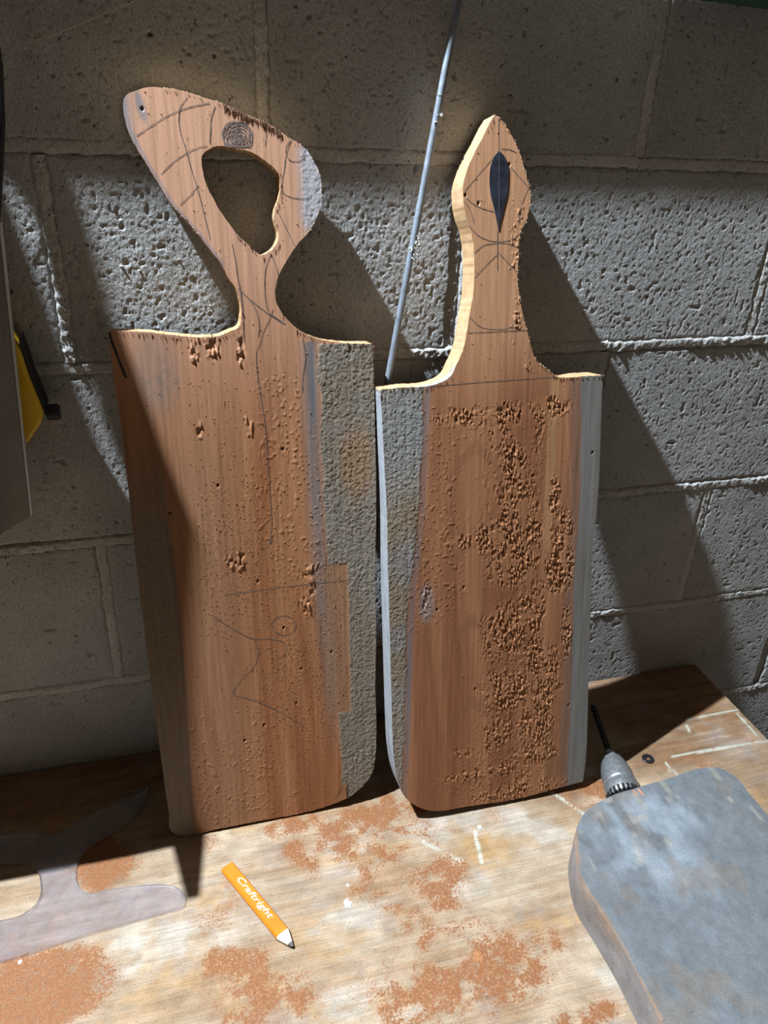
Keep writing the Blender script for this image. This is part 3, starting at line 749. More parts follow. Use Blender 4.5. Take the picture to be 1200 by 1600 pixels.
def c_b1(x, y, h):
    crust, bulge, bstain, left, patch = m_b1(x, y)
    g = fbm(x * 55 + fbm(x * 9, y * 3, 92, 2) * 2, y * 2.2, 91, 3)
    c = mix((.255, .098, .040), (.365, .165, .075), sstep(.25, .75, g))
    c = mix(c, (.50, .275, .175), sstep(.50, .62, y) * .85)                       # paler, freshly sawn handle wood
    c = mix(c, (.38, .19, .11), .5 * sstep(.42, .56, y) * (1 - sstep(.6, .64, y)))
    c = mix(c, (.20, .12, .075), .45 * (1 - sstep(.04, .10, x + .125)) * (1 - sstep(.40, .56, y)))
    c = mix(c, (.155, .125, .095), .9 * left)
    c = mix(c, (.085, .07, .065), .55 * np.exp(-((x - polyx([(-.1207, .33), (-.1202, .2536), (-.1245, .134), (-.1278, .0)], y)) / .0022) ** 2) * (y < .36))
    c = mix(c, (.125, .14, .155), .9 * bstain * (.5 + .5 * sstep(.3, .6, fbm(x * 50, y * 9, 93, 3))))
    cr = mix((.175, .138, .098), (.215, .188, .155), fbm(x * 24, y * 16, 94, 3))
    cr = mix(cr, (.27, .15, .075), .7 * ell([(.075, .432, .016, .035)], x, y, 1.2))
    c = mix(c, cr, crust)
    c = mix(c, (.30, .34, .385), .75 * np.maximum(bulge, sstep(.020, .027, x) * sstep(.66, .68, y) * (1 - sstep(.73, .74, y)) * .5))
    c = mix(c, (.25, .145, .085), .65 * patch * sstep(.028, .04, x))
    c = mix(c, (.16, .17, .20), .5 * (1 - sstep(.0, .012, x + .1225 + (.76 - y) * .0)) * (y > .73))
    # grey rim of old paint down the left wing
    rim = 1 - sstep(.0012, .003, np.abs(x - polyx([(-.0508, .634), (-.0691, .6592), (-.0913, .6857), (-.1088, .7173), (-.1213, .7447), (-.1231, .7561)], y)) - .001)
    c = mix(c, (.17, .17, .19), .6 * rim * (y > .63))
    c = mix(c, (.12, .10, .09), .5 * ell([(-.115, .53, .016, .02)], x, y, 1.2) * sstep(.45, .7, fbm(x * 190, y * 190, 95, 2)))
    c = mix(c, (.22, .16, .13), .5 * ell([(-.119, .535, .02, .035)], x, y, 1.2))
    c = mix(c, (.15, .155, .175), .75 * ell([(-.1085, .762, .0035, .012)], x + (y - .76) * .25, y, 1.2) * sstep(.2, .5, fbm(x * 300, y * 60, 98, 2)))
    c = mix(c, (.02, .012, .01), .9 * knots(B1_KNOTS, x, y))
    a, b, d = [np.array(q) for q in B1_CHIP]                                     # small split at the foot
    return c

def s_b1(x, y, l):
    base = np.tile((.40, .265, .145), (len(x), 1))
    g = vn(x * 500, y * 500, 96)
    base = mix(base, (.36, .20, .09), .6 * sstep(.4, .8, g))
    low = (y < .55)
    return mix(base, (.15, .12, .10), .8 * low)

UM1 = -.028
B1 = thing('cutting_board', 'brown wooden board with a winged handle and pear-shaped hole, leaning on the block wall', 'board',
           (UM1, B1_P0[1], B1_P0[2]), (math.pi / 2 - B1_TILT, 0, 0), 'roughly sawn boards')
def fuzz(l, top, s, amp=.0005):
    d = np.roll(l, -1, 0) - np.roll(l, 1, 0); d /= np.linalg.norm(d, axis=1)[:, None] + 1e-9
    k = np.arange(len(l)); w = (vn(k * .45, k * 0, s) - .5) * amp * np.where(l[:, 1] > top, 1.0, .35)
    return l + np.stack([d[:, 1], -d[:, 0]], 1) * w[:, None]
l1 = fuzz(smooth_loop(B1_OUT), .54, 1); h1 = fuzz(smooth_loop(B1_HOLE), .5, 2)
L1 = [l1 - (UM1, 0), h1 - (UM1, 0)]
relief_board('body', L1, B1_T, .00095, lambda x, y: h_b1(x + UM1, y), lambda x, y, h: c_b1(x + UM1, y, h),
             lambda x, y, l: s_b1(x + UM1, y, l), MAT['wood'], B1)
loc1 = lambda L: [(a - UM1, b) for a, b in L]
hl1 = lambda x, y: h_b1(x + UM1, y)
for q in B1_LINES:
    ribbon('pencil_line', loc1(q), .0006, hl1, MAT['graphite'], B1)
(cx, cy), (ex, ey) = B1_CIRC
r0 = math.hypot(ex - cx, ey - cy)
sp = []
for k in range(186):                                    # the scribbled disc above the hole
    a = k * .47; rr = r0 * (1 - .0055 * max(0, k - 14)) * (.93 + .07 * math.sin(k * 1.7))
    sp.append((cx + rr * math.cos(a), min(cy + rr * .95 * math.sin(a), 9) if rr * math.sin(a) > -.0075 else cy - .0075))
ribbon('pencil_scribble', loc1(sp), .0007, hl1, MAT['scribble'], B1)
ribbon('black_stroke', loc1(B1_THICK), .0022, hl1, MAT['black'], B1)
a, b, d = B1_CHIP
make('split_chip', [(a[0] - UM1, a[1], .0014), (b[0] - UM1, b[1], .0016), (d[0] - UM1, d[1] + .001, .0014), (a[0] - UM1 + .006, a[1] + .012, .0017)],
     [(0, 2, 1), (0, 1, 3)], plain('bare_split_wood', (.30, .13, .05), .8), B1)

# --- board with the spear-shaped handle
def m_b2(x, y):
    wob = (fbm(x * 40, y * 40, 101, 2) - .5) * .004
    lb = polyx(B2_LEFTB, y); rb = polyx(B2_RIGHTB, y)
    crust = sstep(-.0015, .0015, lb - .004 - x + wob) * (y < .5195)
    line = np.exp(-((x - lb) / .0035) ** 2) * (y < .53)
    right = sstep(-.002, .002, x - rb + wob * .6) * (y < .523)
    return crust, line, right

def torn2(x, y):
    d = ell(B2_TORN, x, y, 1.15)
    sp = sstep(.45, .7, fbm(x * 22, y * 7, 102, 3)) * sstep(.19, .24, x) * (1 - sstep(.31, .325, x)) * (y < .5) * .45
    return np.clip(np.maximum(d, sp), 0, 1)

def h_b2(x, y):
    crust, line, right = m_b2(x, y)
    h = (fbm(x * 300, y * 14, 103, 2) - .5) * .0003
    h += crust * .00105 * coarse(x, y, 104) + crust * .0003
    t = torn2(x, y) * (1 - crust) * (1 - right)
    skew = x + (y - .3) * .14
    a = vn(skew * 900, y * 400, 105); b = vn(skew * 800, y * 280, 106)
    t = t * sstep(.28, .62, fbm(skew * 150, y * 60, 119, 2))
    h += t * (sstep(.50, .85, a) * .0013 - sstep(.46, .75, b) * .0019)
    h += sstep(.55, .62, fbm(skew * 60, y * 2.0, 107, 2)) * .0004 * sstep(.26, .28, x) * (1 - sstep(.315, .325, x)) * (y < .53)
    hd = sstep(.62, .85, vn(x * 760, y * 420, 108)) * sstep(.45, .6, fbm(x * 90, y * 60, 124, 2)) * np.exp(-((x - (.2395 + .02 * sstep(.6, .5, y))) / .006) ** 2) * sstep(.50, .55, y)
    h += hd * .0012
    h += sstep(.74, .90, vn(x * 430, y * 330, 109)) * .0004 * (1 - crust) * (1 - right) * sstep(.42, .65, fbm(x * 12, y * 6, 110, 2)) * (y < .5)
    h -= knots(B2_KNOTS, x, y) * .003
    return h

def c_b2(x, y, h):
    crust, line, right = m_b2(x, y)
    xx = x - .2
    g = fbm(x * 45 + 1.4 * fbm(x * 7, y * 3, 111, 2), y * 2.0, 112, 3)
    c = mix((.215, .083, .038), (.315, .138, .066), sstep(.25, .75, g))
    # cathedral growth rings in the middle
    rr = np.sqrt((xx / .034) ** 2 + 0.02) * .16 + (y - .43) * .42
    ring = np.sin((y - .43 + (np.abs(xx) / .045) ** 1.5 * .07 + .008 * fbm(x * 20, y * 12, 113, 2)) * 62)
    ring = sstep(.75, 1.0, ring) * np.exp(-(xx / .06) ** 2) * (y < .47)
    c = mix(c, (.20, .085, .04), .45 * ring)
    c = mix(c, (.45, .235, .125), sstep(.48, .60, y) * .8)
    gl = sstep(.58, .68, fbm(x * 90, y * 2.2, 114, 2)) * sstep(.25, .27, x) * (1 - sstep(.31, .33, x)) * (y < .53)
    c = mix(c, (.40, .22, .105), .6 * gl)
    c = mix(c, (.19, .09, .045), .5 * sstep(.60, .68, fbm((x + y * .10) * 75, y * 2.0, 115, 2)) * sstep(.24, .26, x) * (y < .57))
    c = mix(c, (.16, .10, .075), .7 * np.exp(-((x - polyx(B2_RIGHTB, y) + .006) / .007) ** 2) * (y < .52))
    t = torn2(x, y)
    c = mix(c, (.33, .148, .066), .6 * t)
    cr = mix((.195, .148, .10), (.215, .19, .16), sstep(.35, .65, fbm(x * 14, y * 9, 116, 3)))
    cr = mix(cr, (.19, .20, .215), .45 * ell([(.125, .33, .02, .02), (.115, .24, .012, .015), (.12, .48, .03, .04)], x, y, 1.3))
    c = mix(c, cr, crust)
    c = mix(c, (.13, .145, .165), .75 * line * (.5 + .5 * sstep(.3, .6, fbm(x * 40, y * 12, 117, 2))))
    rt = mix((.13, .112, .095), (.18, .168, .155), fbm(x * 60, y * 10, 118, 3))
    c = mix(c, rt, right)
    c = mix(c, (.20, .19, .20), .6 * ell([(.145, .28, .008, .02)], x, y, 1.2))
    c = mix(c, (.02, .012, .01), .9 * knots(B2_KNOTS, x, y, .0014))
    return c

def s_b2(x, y, l):
    base = mix(np.tile((.47, .30, .165), (len(x), 1)), (.36, .21, .10), .55 * sstep(.4, .8, vn(x * 700 + l * 9, y * 160, 121)))
    burn = sstep(.55, .8, vn(x * 60, y * 180, 122)) * ell([(.187, .682, .02, .012)], x, y, 1.4)
    base = mix(base, (.30, .14, .05), .6 * burn)
    grey = np.clip(1.0 * (y < .517) + ell([(.165, .524, .03, .012)], x, y, 1.3) * (x < .2) * sstep(-.5, -.1, l), 0, 1)
    return mix(base, mix(np.tile((.30, .32, .35), (len(x), 1)), (.22, .22, .23), vn(x * 90, y * 40 + l * 6, 123)), grey * ((x < .2) | (y < .05)) * 1.0 + 0.0)

UM2 = .226
B2 = thing('cutting_board', 'brown wooden board with a spear-shaped handle bearing a dark leaf mark', 'board',
           (UM2, B2_P0[1], B2_P0[2]), (math.pi / 2 - B2_TILT, 0, 0), 'roughly sawn boards')
l2 = fuzz(smooth_loop(B2_OUT), .5, 3)
relief_board('body', [l2 - (UM2, 0)], B2_T, .00085, lambda x, y: h_b2(x + UM2, y), lambda x, y, h: c_b2(x + UM2, y, h),
             lambda x, y, l: s_b2(x + UM2, y, l), MAT['wood'], B2)
loc2 = lambda L: [(a - UM2, b) for a, b in L]
hl2 = lambda x, y: h_b2(x + UM2, y)
for q in B2_LINES:
    ribbon('pencil_line', loc2(q), .0006, hl2, MAT['graphite'], B2)
lf = smooth_loop(B2_LEAF, .0008, 60) - (UM2, 0)
tri = tessellate_polygon([[Vector((q[0], q[1], 0)) for q in lf]])
lm = make('leaf_mark', [(q[0], q[1], .0009) for q in lf] + [(q[0], q[1], -.001) for q in lf],
          [tuple(t) if np.cross(lf[t[1]] - lf[t[0]], lf[t[2]] - lf[t[0]]) > 0 else tuple(t[::-1]) for t in tri] +
          [(i, i + len(lf), (i + 1) % len(lf) + len(lf), (i + 1) % len(lf)) for i in range(len(lf))], MAT['ink'], B2)
lm['label'] = 'blue-black leaf shape filled in on the handle'
ribbon('leaf_vein', [(.2183 - UM2, .7395), (.2188 - UM2, .71), (.2193 - UM2, .69), (.2197 - UM2, .671)], .0005, lambda x, y: x * 0 + .0010, MAT['scribble'], lm)

# dust and torn fibres on the boards
def scatter(parent, um, loops, hf, n, dens, mat, rmin, rmax, name):
    lo = loops[0].min(0); hi = loops[0].max(0)
    x = rng.uniform(lo[0], hi[0], n); y = rng.uniform(lo[1], hi[1], n)
    k = rng.uniform(0, 1, n) < dens(x, y); x, y = x[k], y[k]
    ok = np.zeros(len(x), bool)
    for i in range(0, len(x), 1):
        pass
    o = np.argsort(y); x, y = x[o], y[o]
    ins = np.zeros(len(x), bool)
    for l in loops:
        x0, y0 = l[:, 0], l[:, 1]; x1, y1 = np.roll(x0, -1), np.roll(y0, -1)
        for j in range(0, len(x), 2000):
            Y = y[j:j + 2000, None]; Xq = x[j:j + 2000, None]
            m = (y0 > Y) != (y1 > Y)
            xc = x0 + (Y - y0) / (y1 - y0 + 1e-12) * (x1 - x0)
            ins[j:j + 2000] ^= ((m & (xc > Xq)).sum(1) % 2 == 1)
    x, y = x[ins], y[ins]
    return grains(name, np.c_[x - um, y, hf(x, y)], rng.uniform(rmin, rmax, len(x)), mat, parent, 1.0)

scatter(B1, UM1, [l1, h1], h_b1, 16000, lambda x, y: (.10 + .75 * sstep(.4, .75, fbm(x * 14, y * 6, 131, 2))) * (1 - m_b1(x, y)[0] * .8) * sstep(.60, .50, y + 0 * x) * sstep(-.12, -.08, x) + .03, MAT['dust'], .0003, .0008, 'sawdust')
scatter(B2, UM2, [l2], h_b2, 14000, lambda x, y: (.05 + .75 * torn2(x, y)) * (1 - m_b2(x, y)[0] * .7) * (1 - m_b2(x, y)[2] * .9), MAT['dust'], .0003, .0008, 'sawdust')

def splinters(name, parent, loops, um, sel, n, mat, lmin, lmax, w, down=True, seed=1, off=0.0):
    """torn fibres hanging from a sawn edge: thin tapered slivers, one mesh"""
    r = np.random.default_rng(seed)
    V = []; F = []
    pts = np.concatenate(loops); pts = pts[sel(pts[:, 0], pts[:, 1])]
    for q in range(n):
        a = pts[r.integers(len(pts))]; L = r.uniform(lmin, lmax); ang = r.normal(-.12, .25)
        dx, dy = math.sin(ang) * L, -math.cos(ang) * L
        ox, oy = a[0] - um + r.normal(0, .0006), a[1] - off * r.uniform(0, 1)
        b = len(V); z = .0006; ww = w * r.uniform(.6, 1.4)
        V += [(ox - ww, oy + .0004, z), (ox + ww, oy + .0004, z), (ox + dx, oy + dy, z + r.uniform(.0002, .0010)), (ox, oy, z + .0006)]
        F += [(b, b + 2, b + 3), (b + 3, b + 2, b + 1), (b, b + 3, b + 1)]
    o = make(name, V, F, mat, parent); o['kind'] = 'stuff'
    return o

top1 = lambda x, y: (y > .735) & (x > -.05) & (x < .035)
splinters('torn_fibre', B1, [l1], UM1, lambda x, y: (y > .745) & (x > -.04) & (x < .015), 100, MAT['fibre_dark'], .002, .007, .0004, seed=2)
splinters('torn_fibre', B1, [l1], UM1, lambda x, y: ((y > .66) & (x > -.09)) | ((y < .59) & (y > .55)), 150, MAT['fibre'], .0005, .0012, .00016, seed=3)
splinters('torn_fibre', B1, [l1], UM1, lambda x, y: (y < .59) & (y > .55), 50, MAT['fibre_dark'], .0008, .005, .00035, seed=4)
splinters('torn_fibre', B1, [h1], UM1, lambda x, y: (x > -.035), 45, MAT['fibre_dark'], .0008, .0035, .00035, seed=5)
splinters('torn_fibre', B2, [l2], UM2, lambda x, y: (y > .515) & (x > .212), 120, MAT['fibre'], .0004, .0010, .00016, seed=6)
splinters('torn_fibre', B2, [l2], UM2, lambda x, y: ((y < .53) & (y > .51)) | ((y > .76) & (x < .213)), 50, MAT['fibre_dark'], .001, .0045, .00035, seed=7)

# ------------------------------------------------------------------ grey board lying on the bench
PT = [(.262, -.80), (.2680, -.47), (.2700, -.42), (.2680, -.38), (.2660, -.346), (.2740, -.3163), (.2890, -.2865), (.3096, -.2666), (.3521, -.2500), (.398, -.2447),
      (.4456, -.2404), (.4900, -.2360), (.5120, -.2400), (.5230, -.2560), (.5230, -.2900), (.5235, -.35), (.524, -.80)]
PM = (.395, -.52)
pl_ = smooth_loop(PT, .0025, 60) - np.array(PM)
def h_p(x, y): return (fbm(x * 60, y * 60, 141, 3) - .5) * .0007 + (fbm(x * 300, y * 90, 142, 2) - .5) * .0003
def c_p(x, y, h):
    c = mix((.095, .102, .108), (.135, .145, .153), fbm(x * 12, y * 9, 143, 3))
    c = mix(c, (.20, .225, .25), .8 * ell([(.355, -.315, .045, .05), (.39, -.29, .05, .03), (.38, -.36, .03, .03)], x + PM[0], y + PM[1], 1.3) * sstep(.3, .55, fbm(x * 50, y * 30, 144, 3)))
    c = mix(c, (.15, .11, .08), .45 * sstep(.58, .75, fbm(x * 30, y * 20, 145, 3)))
    c = mix(c, (.28, .25, .20), .5 * sstep(.80, .9, vn(x * 120, y * 60, 146)) * sstep(.5, .6, fbm(x * 9, y * 9, 147, 2)))
    d = np.abs(x + PM[0] - np.interp(y + PM[1], [-.8, -.47, -.42, -.38, -.346, -.3163, -.2865], [.262, .268, .27, .268, .266, .274, .289]))
    c = mix(c, (.26, .15, .08), .65 * (1 - sstep(.0015, .005, d + (fbm(x * 60, y * 60, 148, 2) - .4) * .006)))
    return c
def s_p(x, y, l):
    c = mix(np.tile((.15, .12, .105), (len(x), 1)), (.26, .25, .25), fbm(x * 30, y * 30 + l * 3, 149, 3))
    return mix(c, (.35, .21, .12), .5 * sstep(-.4, 0, l) * sstep(.4, .6, fbm(x * 40, y * 40, 150, 2)))
GB = thing('plank', 'thick grey weathered plank with rounded corners lying flat on the bench', 'board', (PM[0], PM[1], ZB + .0015))
body = relief_board('body', [pl_], .047, .0024, h_p, c_p, s_p, MAT['plank'], GB)
body.location.z = .047
for k, (x, y, dx, dy) in enumerate(((.3866, -.2475, .0006, -.008), (.3935, -.2468, .001, -.011))):
    ribbon('saw_nick', [(x - PM[0], y - PM[1], ), (x + dx - PM[0], y + dy - PM[1])], .0022, lambda a, b: a * 0 + .0474, plain('bare_wood_nick', (.45, .17, .08), .8), GB)

# ------------------------------------------------------------------ drill chuck with twist bit
ax = Vector((.040, .145, 0)); ang = math.atan2(-ax.x, ax.y)
CH = thing('drill_chuck', 'steel keyed drill chuck gripping a twist bit, beside the grey plank', 'drill chuck', (.3905, -.2260, ZB + .0005), (0, 0, ang))
RC = .0215
def up(o): o.location.z = RC + .0005; return o
up(lathe('sleeve', [(.0185, -.012), (.0205, -.010), (RC, -.006), (RC, .006), (.0205, .008), (.0195, .0085), (.0195, .011), (.0202, .012), (.0200, .026), (.0192, .030), (.0180, .036), (.0160, .043), (.0150, .0465), (.0138, .048), (.0138, .050), (.0085, .052)], MAT['steel'], CH, 40))
t0 = None
for k in range(24):
    a = 2 * math.pi * k / 24
    if t0 is None:
        t0 = box('gear_tooth', (-.0016, -.014, .0185), (.0016, -.0065, .0224), MAT['dark_steel'], CH); o = t0
    else:
        o = t0.copy(); C.objects.link(o); o.parent = CH
    o.rotation_euler = (0, a, 0); up(o)
up(lathe('jaw_nose', [(.0092, .046), (.0088, .054), (.0072, .064), (.0060, .066), (.0040, .0665)], MAT['steel'], CH, 24))
V = []; F = []; seg = 14; nst = 70
for i in range(nst + 1):
    y = .060 + .098 * i / nst; tw = max(0, i - 8) * .42; tap = 1.0 if i < nst - 4 else (nst - i) / 4 * .9 + .08
    for k in range(seg):
        a = 2 * math.pi * k / seg
        r = .0044 * tap
        if i > 8: r *= (.62 + .38 * abs(math.cos(a)) ** .6)
        V.append((r * math.cos(a + tw), y, r * math.sin(a + tw)))
for i in range(nst):
    for k in range(seg):
        j = (k + 1) % seg
        F.append((i * seg + k, (i + 1) * seg + k, (i + 1) * seg + j, i * seg + j))
F.append(tuple(range(seg))); F.append(tuple(nst * seg + k for k in range(seg - 1, -1, -1)))
up(make('twist_bit', V, F, MAT['dark_steel'], CH, True))

# ------------------------------------------------------------------ washer
wv = [(.0032, -.0009), (.0075, -.0009), (.0080, -.0005), (.0080, .0005), (.0075, .0009), (.0034, .0009), (.0030, .0004), (.0030, -.0005), (.0032, -.0009)]
seg = 28; V = []; F = []
for r, z in wv[:-1]:
    for k in range(seg):
        a = 2 * math.pi * k / seg; V.append((r * math.cos(a), r * math.sin(a), z))
m = len(wv) - 1
for i in range(m):
    for k in range(seg):
        j = (k + 1) % seg; ii = (i + 1) % m
        F.append((i * seg + k, i * seg + j, ii * seg + j, ii * seg + k))
o = make('washer', V, F, MAT['washer']); o.location = (.4685, -.1675, ZB + .0017)
tag(o, 'small black washer lying on the bench beside the drill chuck', 'washer')

# ------------------------------------------------------------------ carpenter's pencil
pa = Vector((-.0942, -.2052, 0)); pb = Vector((-.0375, -.3135, 0))
d = pb - pa; LN = d.length; PA = math.atan2(d.y, d.x)
PC = thing('carpenter_pencil', 'flat orange carpenter pencil with white lettering on the bench', 'pencil', (pa.x, pa.y, ZB + .0006), (0, 0, PA))
W2, TH, ch = .0078, .0072, .0022
sec = [(-W2, ch), (-W2 + ch * .8, 0), (W2 - ch * .8, 0), (W2, ch), (W2, TH - ch), (W2 - ch * .8, TH), (-W2 + ch * .8, TH), (-W2, TH - ch)]
def loft(name, rings, mat, parent):
    V = []; F = []
    for x, s, dz in rings:
        for y, z in sec: V.append((x, y * s, TH / 2 + (z - TH / 2) * dz))
    n = len(sec)
    for i in range(len(rings) - 1):
        for k in range(n):
            j = (k + 1) % n; F.append((i * n + k, i * n + j, (i + 1) * n + j, (i + 1) * n + k))
    F.append(tuple(range(n - 1, -1, -1))); F.append(tuple((len(rings) - 1) * n + k for k in range(n)))
    bm = bmesh.new(); me = bpy.data.meshes.new('t'); me.from_pydata(V, [], F); bm.from_mesh(me); bpy.data.meshes.remove(me)
    return bmobj(name, bm, mat, parent)
loft('barrel', [(0, .97, .97), (.0006, 1, 1), (LN - .019, 1, 1), (LN - .0175, .97, .95)], MAT['orange'], PC)
loft('sharpened_wood', [(LN - .0177, .97, .95), (LN - .012, .72, .80), (LN - .0045, .36, .55)], MAT['cut_wood'], PC)
loft('lead', [(LN - .0052, .38, .57), (LN - .0022, .26, .40), (LN, .12, .22)], MAT['graphite'], PC)
cu = bpy.data.curves.new('print', 'FONT'); cu.body = 'Craftright'; cu.size = .0100; cu.shear = .25; cu.space_character = 1.0
to = bpy.data.objects.new('print', cu); C.objects.link(to)
dg = bpy.context.evaluated_depsgraph_get()
me = bpy.data.meshes.new_from_object(to.evaluated_get(dg)); bpy.data.objects.remove(to)
xs = [v.co.x for v in me.vertices]; ys = [v.co.y for v in me.vertices]
wx = max(xs) - min(xs); hy = max(ys) - min(ys)
for v in me.vertices:
    v.co = Vector(((v.co.x - min(xs)) / wx * .062, (v.co.y - (min(ys) + max(ys)) / 2) / hy * .0088, 0))
me.materials.append(MAT['white_print'])
lt = bpy.data.objects.new('lettering', me); C.objects.link(lt); lt.parent = PC; lt.location = (.0225, .0002, TH + .00012)
lt['label'] = 'white printed lettering'

# ------------------------------------------------------------------ clear acrylic template
m, nt, b = new_mat('clear_acrylic')
b.inputs['Base Color'].default_value = (.93, .93, .98, 1)
b.inputs['Roughness'].default_value = .12
b.inputs['Transmission Weight'].default_value = 1.0
b.inputs['IOR'].default_value = 1.3
nz = N(nt, 'ShaderNodeTexNoise', Scale=140.0, Detail=4.0)
nt.links.new(coords(nt), nz.inputs['Vector'])
film = N(nt, 'ShaderNodeBsdfDiffuse', Color=(.36, .35, .37, 1))
mx = N(nt, 'ShaderNodeMixShader')
n2 = N(nt, 'ShaderNodeTexNoise', Scale=22.0, Detail=5.0); nt.links.new(coords(nt), n2.inputs['Vector'])
add = N(nt, 'ShaderNodeMath', operation='MULTIPLY'); nt.links.new(nz.outputs[0], add.inputs[0]); nt.links.new(n2.outputs[0], add.inputs[1])
mr = N(nt, 'ShaderNodeMapRange'); mr.inputs[1].default_value = .12; mr.inputs[2].default_value = .42; mr.inputs[3].default_value = .05; mr.inputs[4].default_value = .20
nt.links.new(add.outputs[0], mr.inputs[0]); nt.links.new(mr.outputs[0], mx.inputs[0])
tr = N(nt, 'ShaderNodeBsdfTransparent', Color=(.96, .95, .98, 1))
gl = N(nt, 'ShaderNodeBsdfGlossy', Roughness=.15)
fr = N(nt, 'ShaderNodeFresnel', IOR=1.45)
mg = N(nt, 'ShaderNodeMixShader'); nt.links.new(fr.outputs[0], mg.inputs[0]); nt.links.new(tr.outputs[0], mg.inputs[1]); nt.links.new(gl.outputs[0], mg.inputs[2])
nt.links.new(mg.outputs[0], mx.inputs[1]); nt.links.new(film.outputs[0], mx.inputs[2])
nt.links.new(mx.outputs[0], nt.nodes['Material Output'].inputs['Surface'])
acr = m
AM = np.array((-.26, -.17))
ao = [tuple(q) for q in smooth_loop(ACR_OUT, .003, 75) - AM]; ah = [tuple(q) for q in smooth_loop(ACR_HOLE, .003, 75) - AM]
AC = thing('acrylic_template', 'clear acrylic routing template with a rounded slot, lying at the bench corner', 'template', (AM[0], AM[1], ZB + .0013))
prism('sheet', ao, 0, .0035, acr, AC, 'z', .0004, ah)

# ------------------------------------------------------------------ steel rod leaning in the corner of the boards
RD = thing('steel_rod', 'thin blue-grey steel rod leaning on the wall between the two boards', 'rod', (.03, -.115, ZB))
pa = Vector((.1785, -.0105, .735)); pb = Vector((.118, -.035, .377))
dd = (pb - pa); 
bot = pb + dd * ((ZB + .003 - pb.z) / dd.z); top = pa - dd * ((pa.z - .80) / dd.z)
RD.location = (bot.x, bot.y, ZB)
NP = 40
tube('bar', [top.lerp(bot, k / NP) - Vector(RD.location) for k in range(NP + 1)], .0036, MAT['rod'], RD, 12)
def fluff(name, c, r, n, parent, seed, mat):
    rr = random.Random(seed); bm = bmesh.new()
    for k in range(n):
        p0 = Vector([rr.gauss(0, r * .6) for _ in range(3)])
        mtx = Matrix.Translation(Vector(c) + p0) @ Matrix.Diagonal((rr.uniform(.4, 1.2), rr.uniform(.4, 1), rr.uniform(.4, 1.4), 1))
        bmesh.ops.create_icosphere(bm, subdivisions=1, radius=r * rr.uniform(.3, .7), matrix=mtx)
    for v in bm.verts: v.co += Vector([rr.gauss(0, r * .12) for _ in range(3)])
    return bmobj(name, bm, mat, parent)
rl = Vector(RD.location)
for k, (z, r) in enumerate(((.638, .0022), (.632, .0016), (.524, .0026), (.518, .0026), (.511, .002), (.655, .0014))):
    q = pa + dd * ((pa.z - z) / (pa.z - pb.z))
    fluff('plaster_fleck', q - rl + Vector((-.002 if k % 2 else .002, -.0034, 0)), r, 7, RD, 20 + k, MAT['plaster'])

# ------------------------------------------------------------------ wood shavings stuck on the wall
SH = [(-.1421, .4984, 'pale shaving on the rough wall, left of the winged handle', .0045), (-.1245, .4935, 'pale shaving beside another on the rough wall by the winged handle', .0045),
      (-.0884, .5033, 'pale shaving on the wall nearest the winged handle\'s left edge', .004), (-.0752, .502, 'pale crumb on the wall touching the winged handle\'s shadow', .0025),
      (.1151, .5069, 'white plaster crumb on the wall left of the steel rod', .0035), (.2235, .6509, 'white crumb on the wall above the spear handle tip', .003),
      (.1818, .6394, 'tiny white crumb on the wall right of the steel rod top', .0022), (.0897, .5765, 'pale shaving on the wall between winged handle and rod', .0035),
      (.1532, .4832, 'shaving on the wall just right of the rod', .003), (.143, .457, 'lower shaving on the wall right of the rod', .003),
      (-.0829, .4589, 'pale shaving on the wall low beside the winged handle', .003), (-.061, .4597, 'pale shaving on the wall beside the handle neck', .0035),
      (.325, .503, 'thin splinter on the wall right of the spear handle', .003), (.374, .488, 'grey splinter on the wall far right of the spear handle', .003)]
for k, (x, z, lab, r) in enumerate(SH):
    rr = random.Random(k); bm = bmesh.new()
    n = 7; w = r * .28; prev = None
    cur = Vector((0, .0016, 0)); dirv = Vector((rr.uniform(-.5, .5), -1.2, rr.uniform(-.2, .7))).normalized()
    rows = []
    for i in range(n):
        s = Vector((1, 0, 0)) * w * (1 - .1 * abs(i - 3))
        rows.append([bm.verts.new(cur - s), bm.verts.new(cur + s), bm.verts.new(cur + s + Vector((0, 0, r * .12))), bm.verts.new(cur - s + Vector((0, 0, r * .12)))])
        cur = cur + dirv * (.85 * r / n); dirv = (dirv + Vector((rr.uniform(-.3, .3), rr.uniform(.1, .4), rr.uniform(-.5, .1)))).normalized()
    for a, b2_ in zip(rows, rows[1:]):
        for i in range(4):
            j = (i + 1) % 4; bm.faces.new((a[i], a[j], b2_[j], b2_[i]))
    bm.faces.new(rows[0]); bm.faces.new(rows[-1])
    o = bmobj('wood_shaving', bm, MAT['plaster'] if 'white' in lab else MAT['shaving'])
    o.location = (x, -.0004, z)
    tag(o, lab, 'shaving', 'shavings and crumbs stuck on the wall')

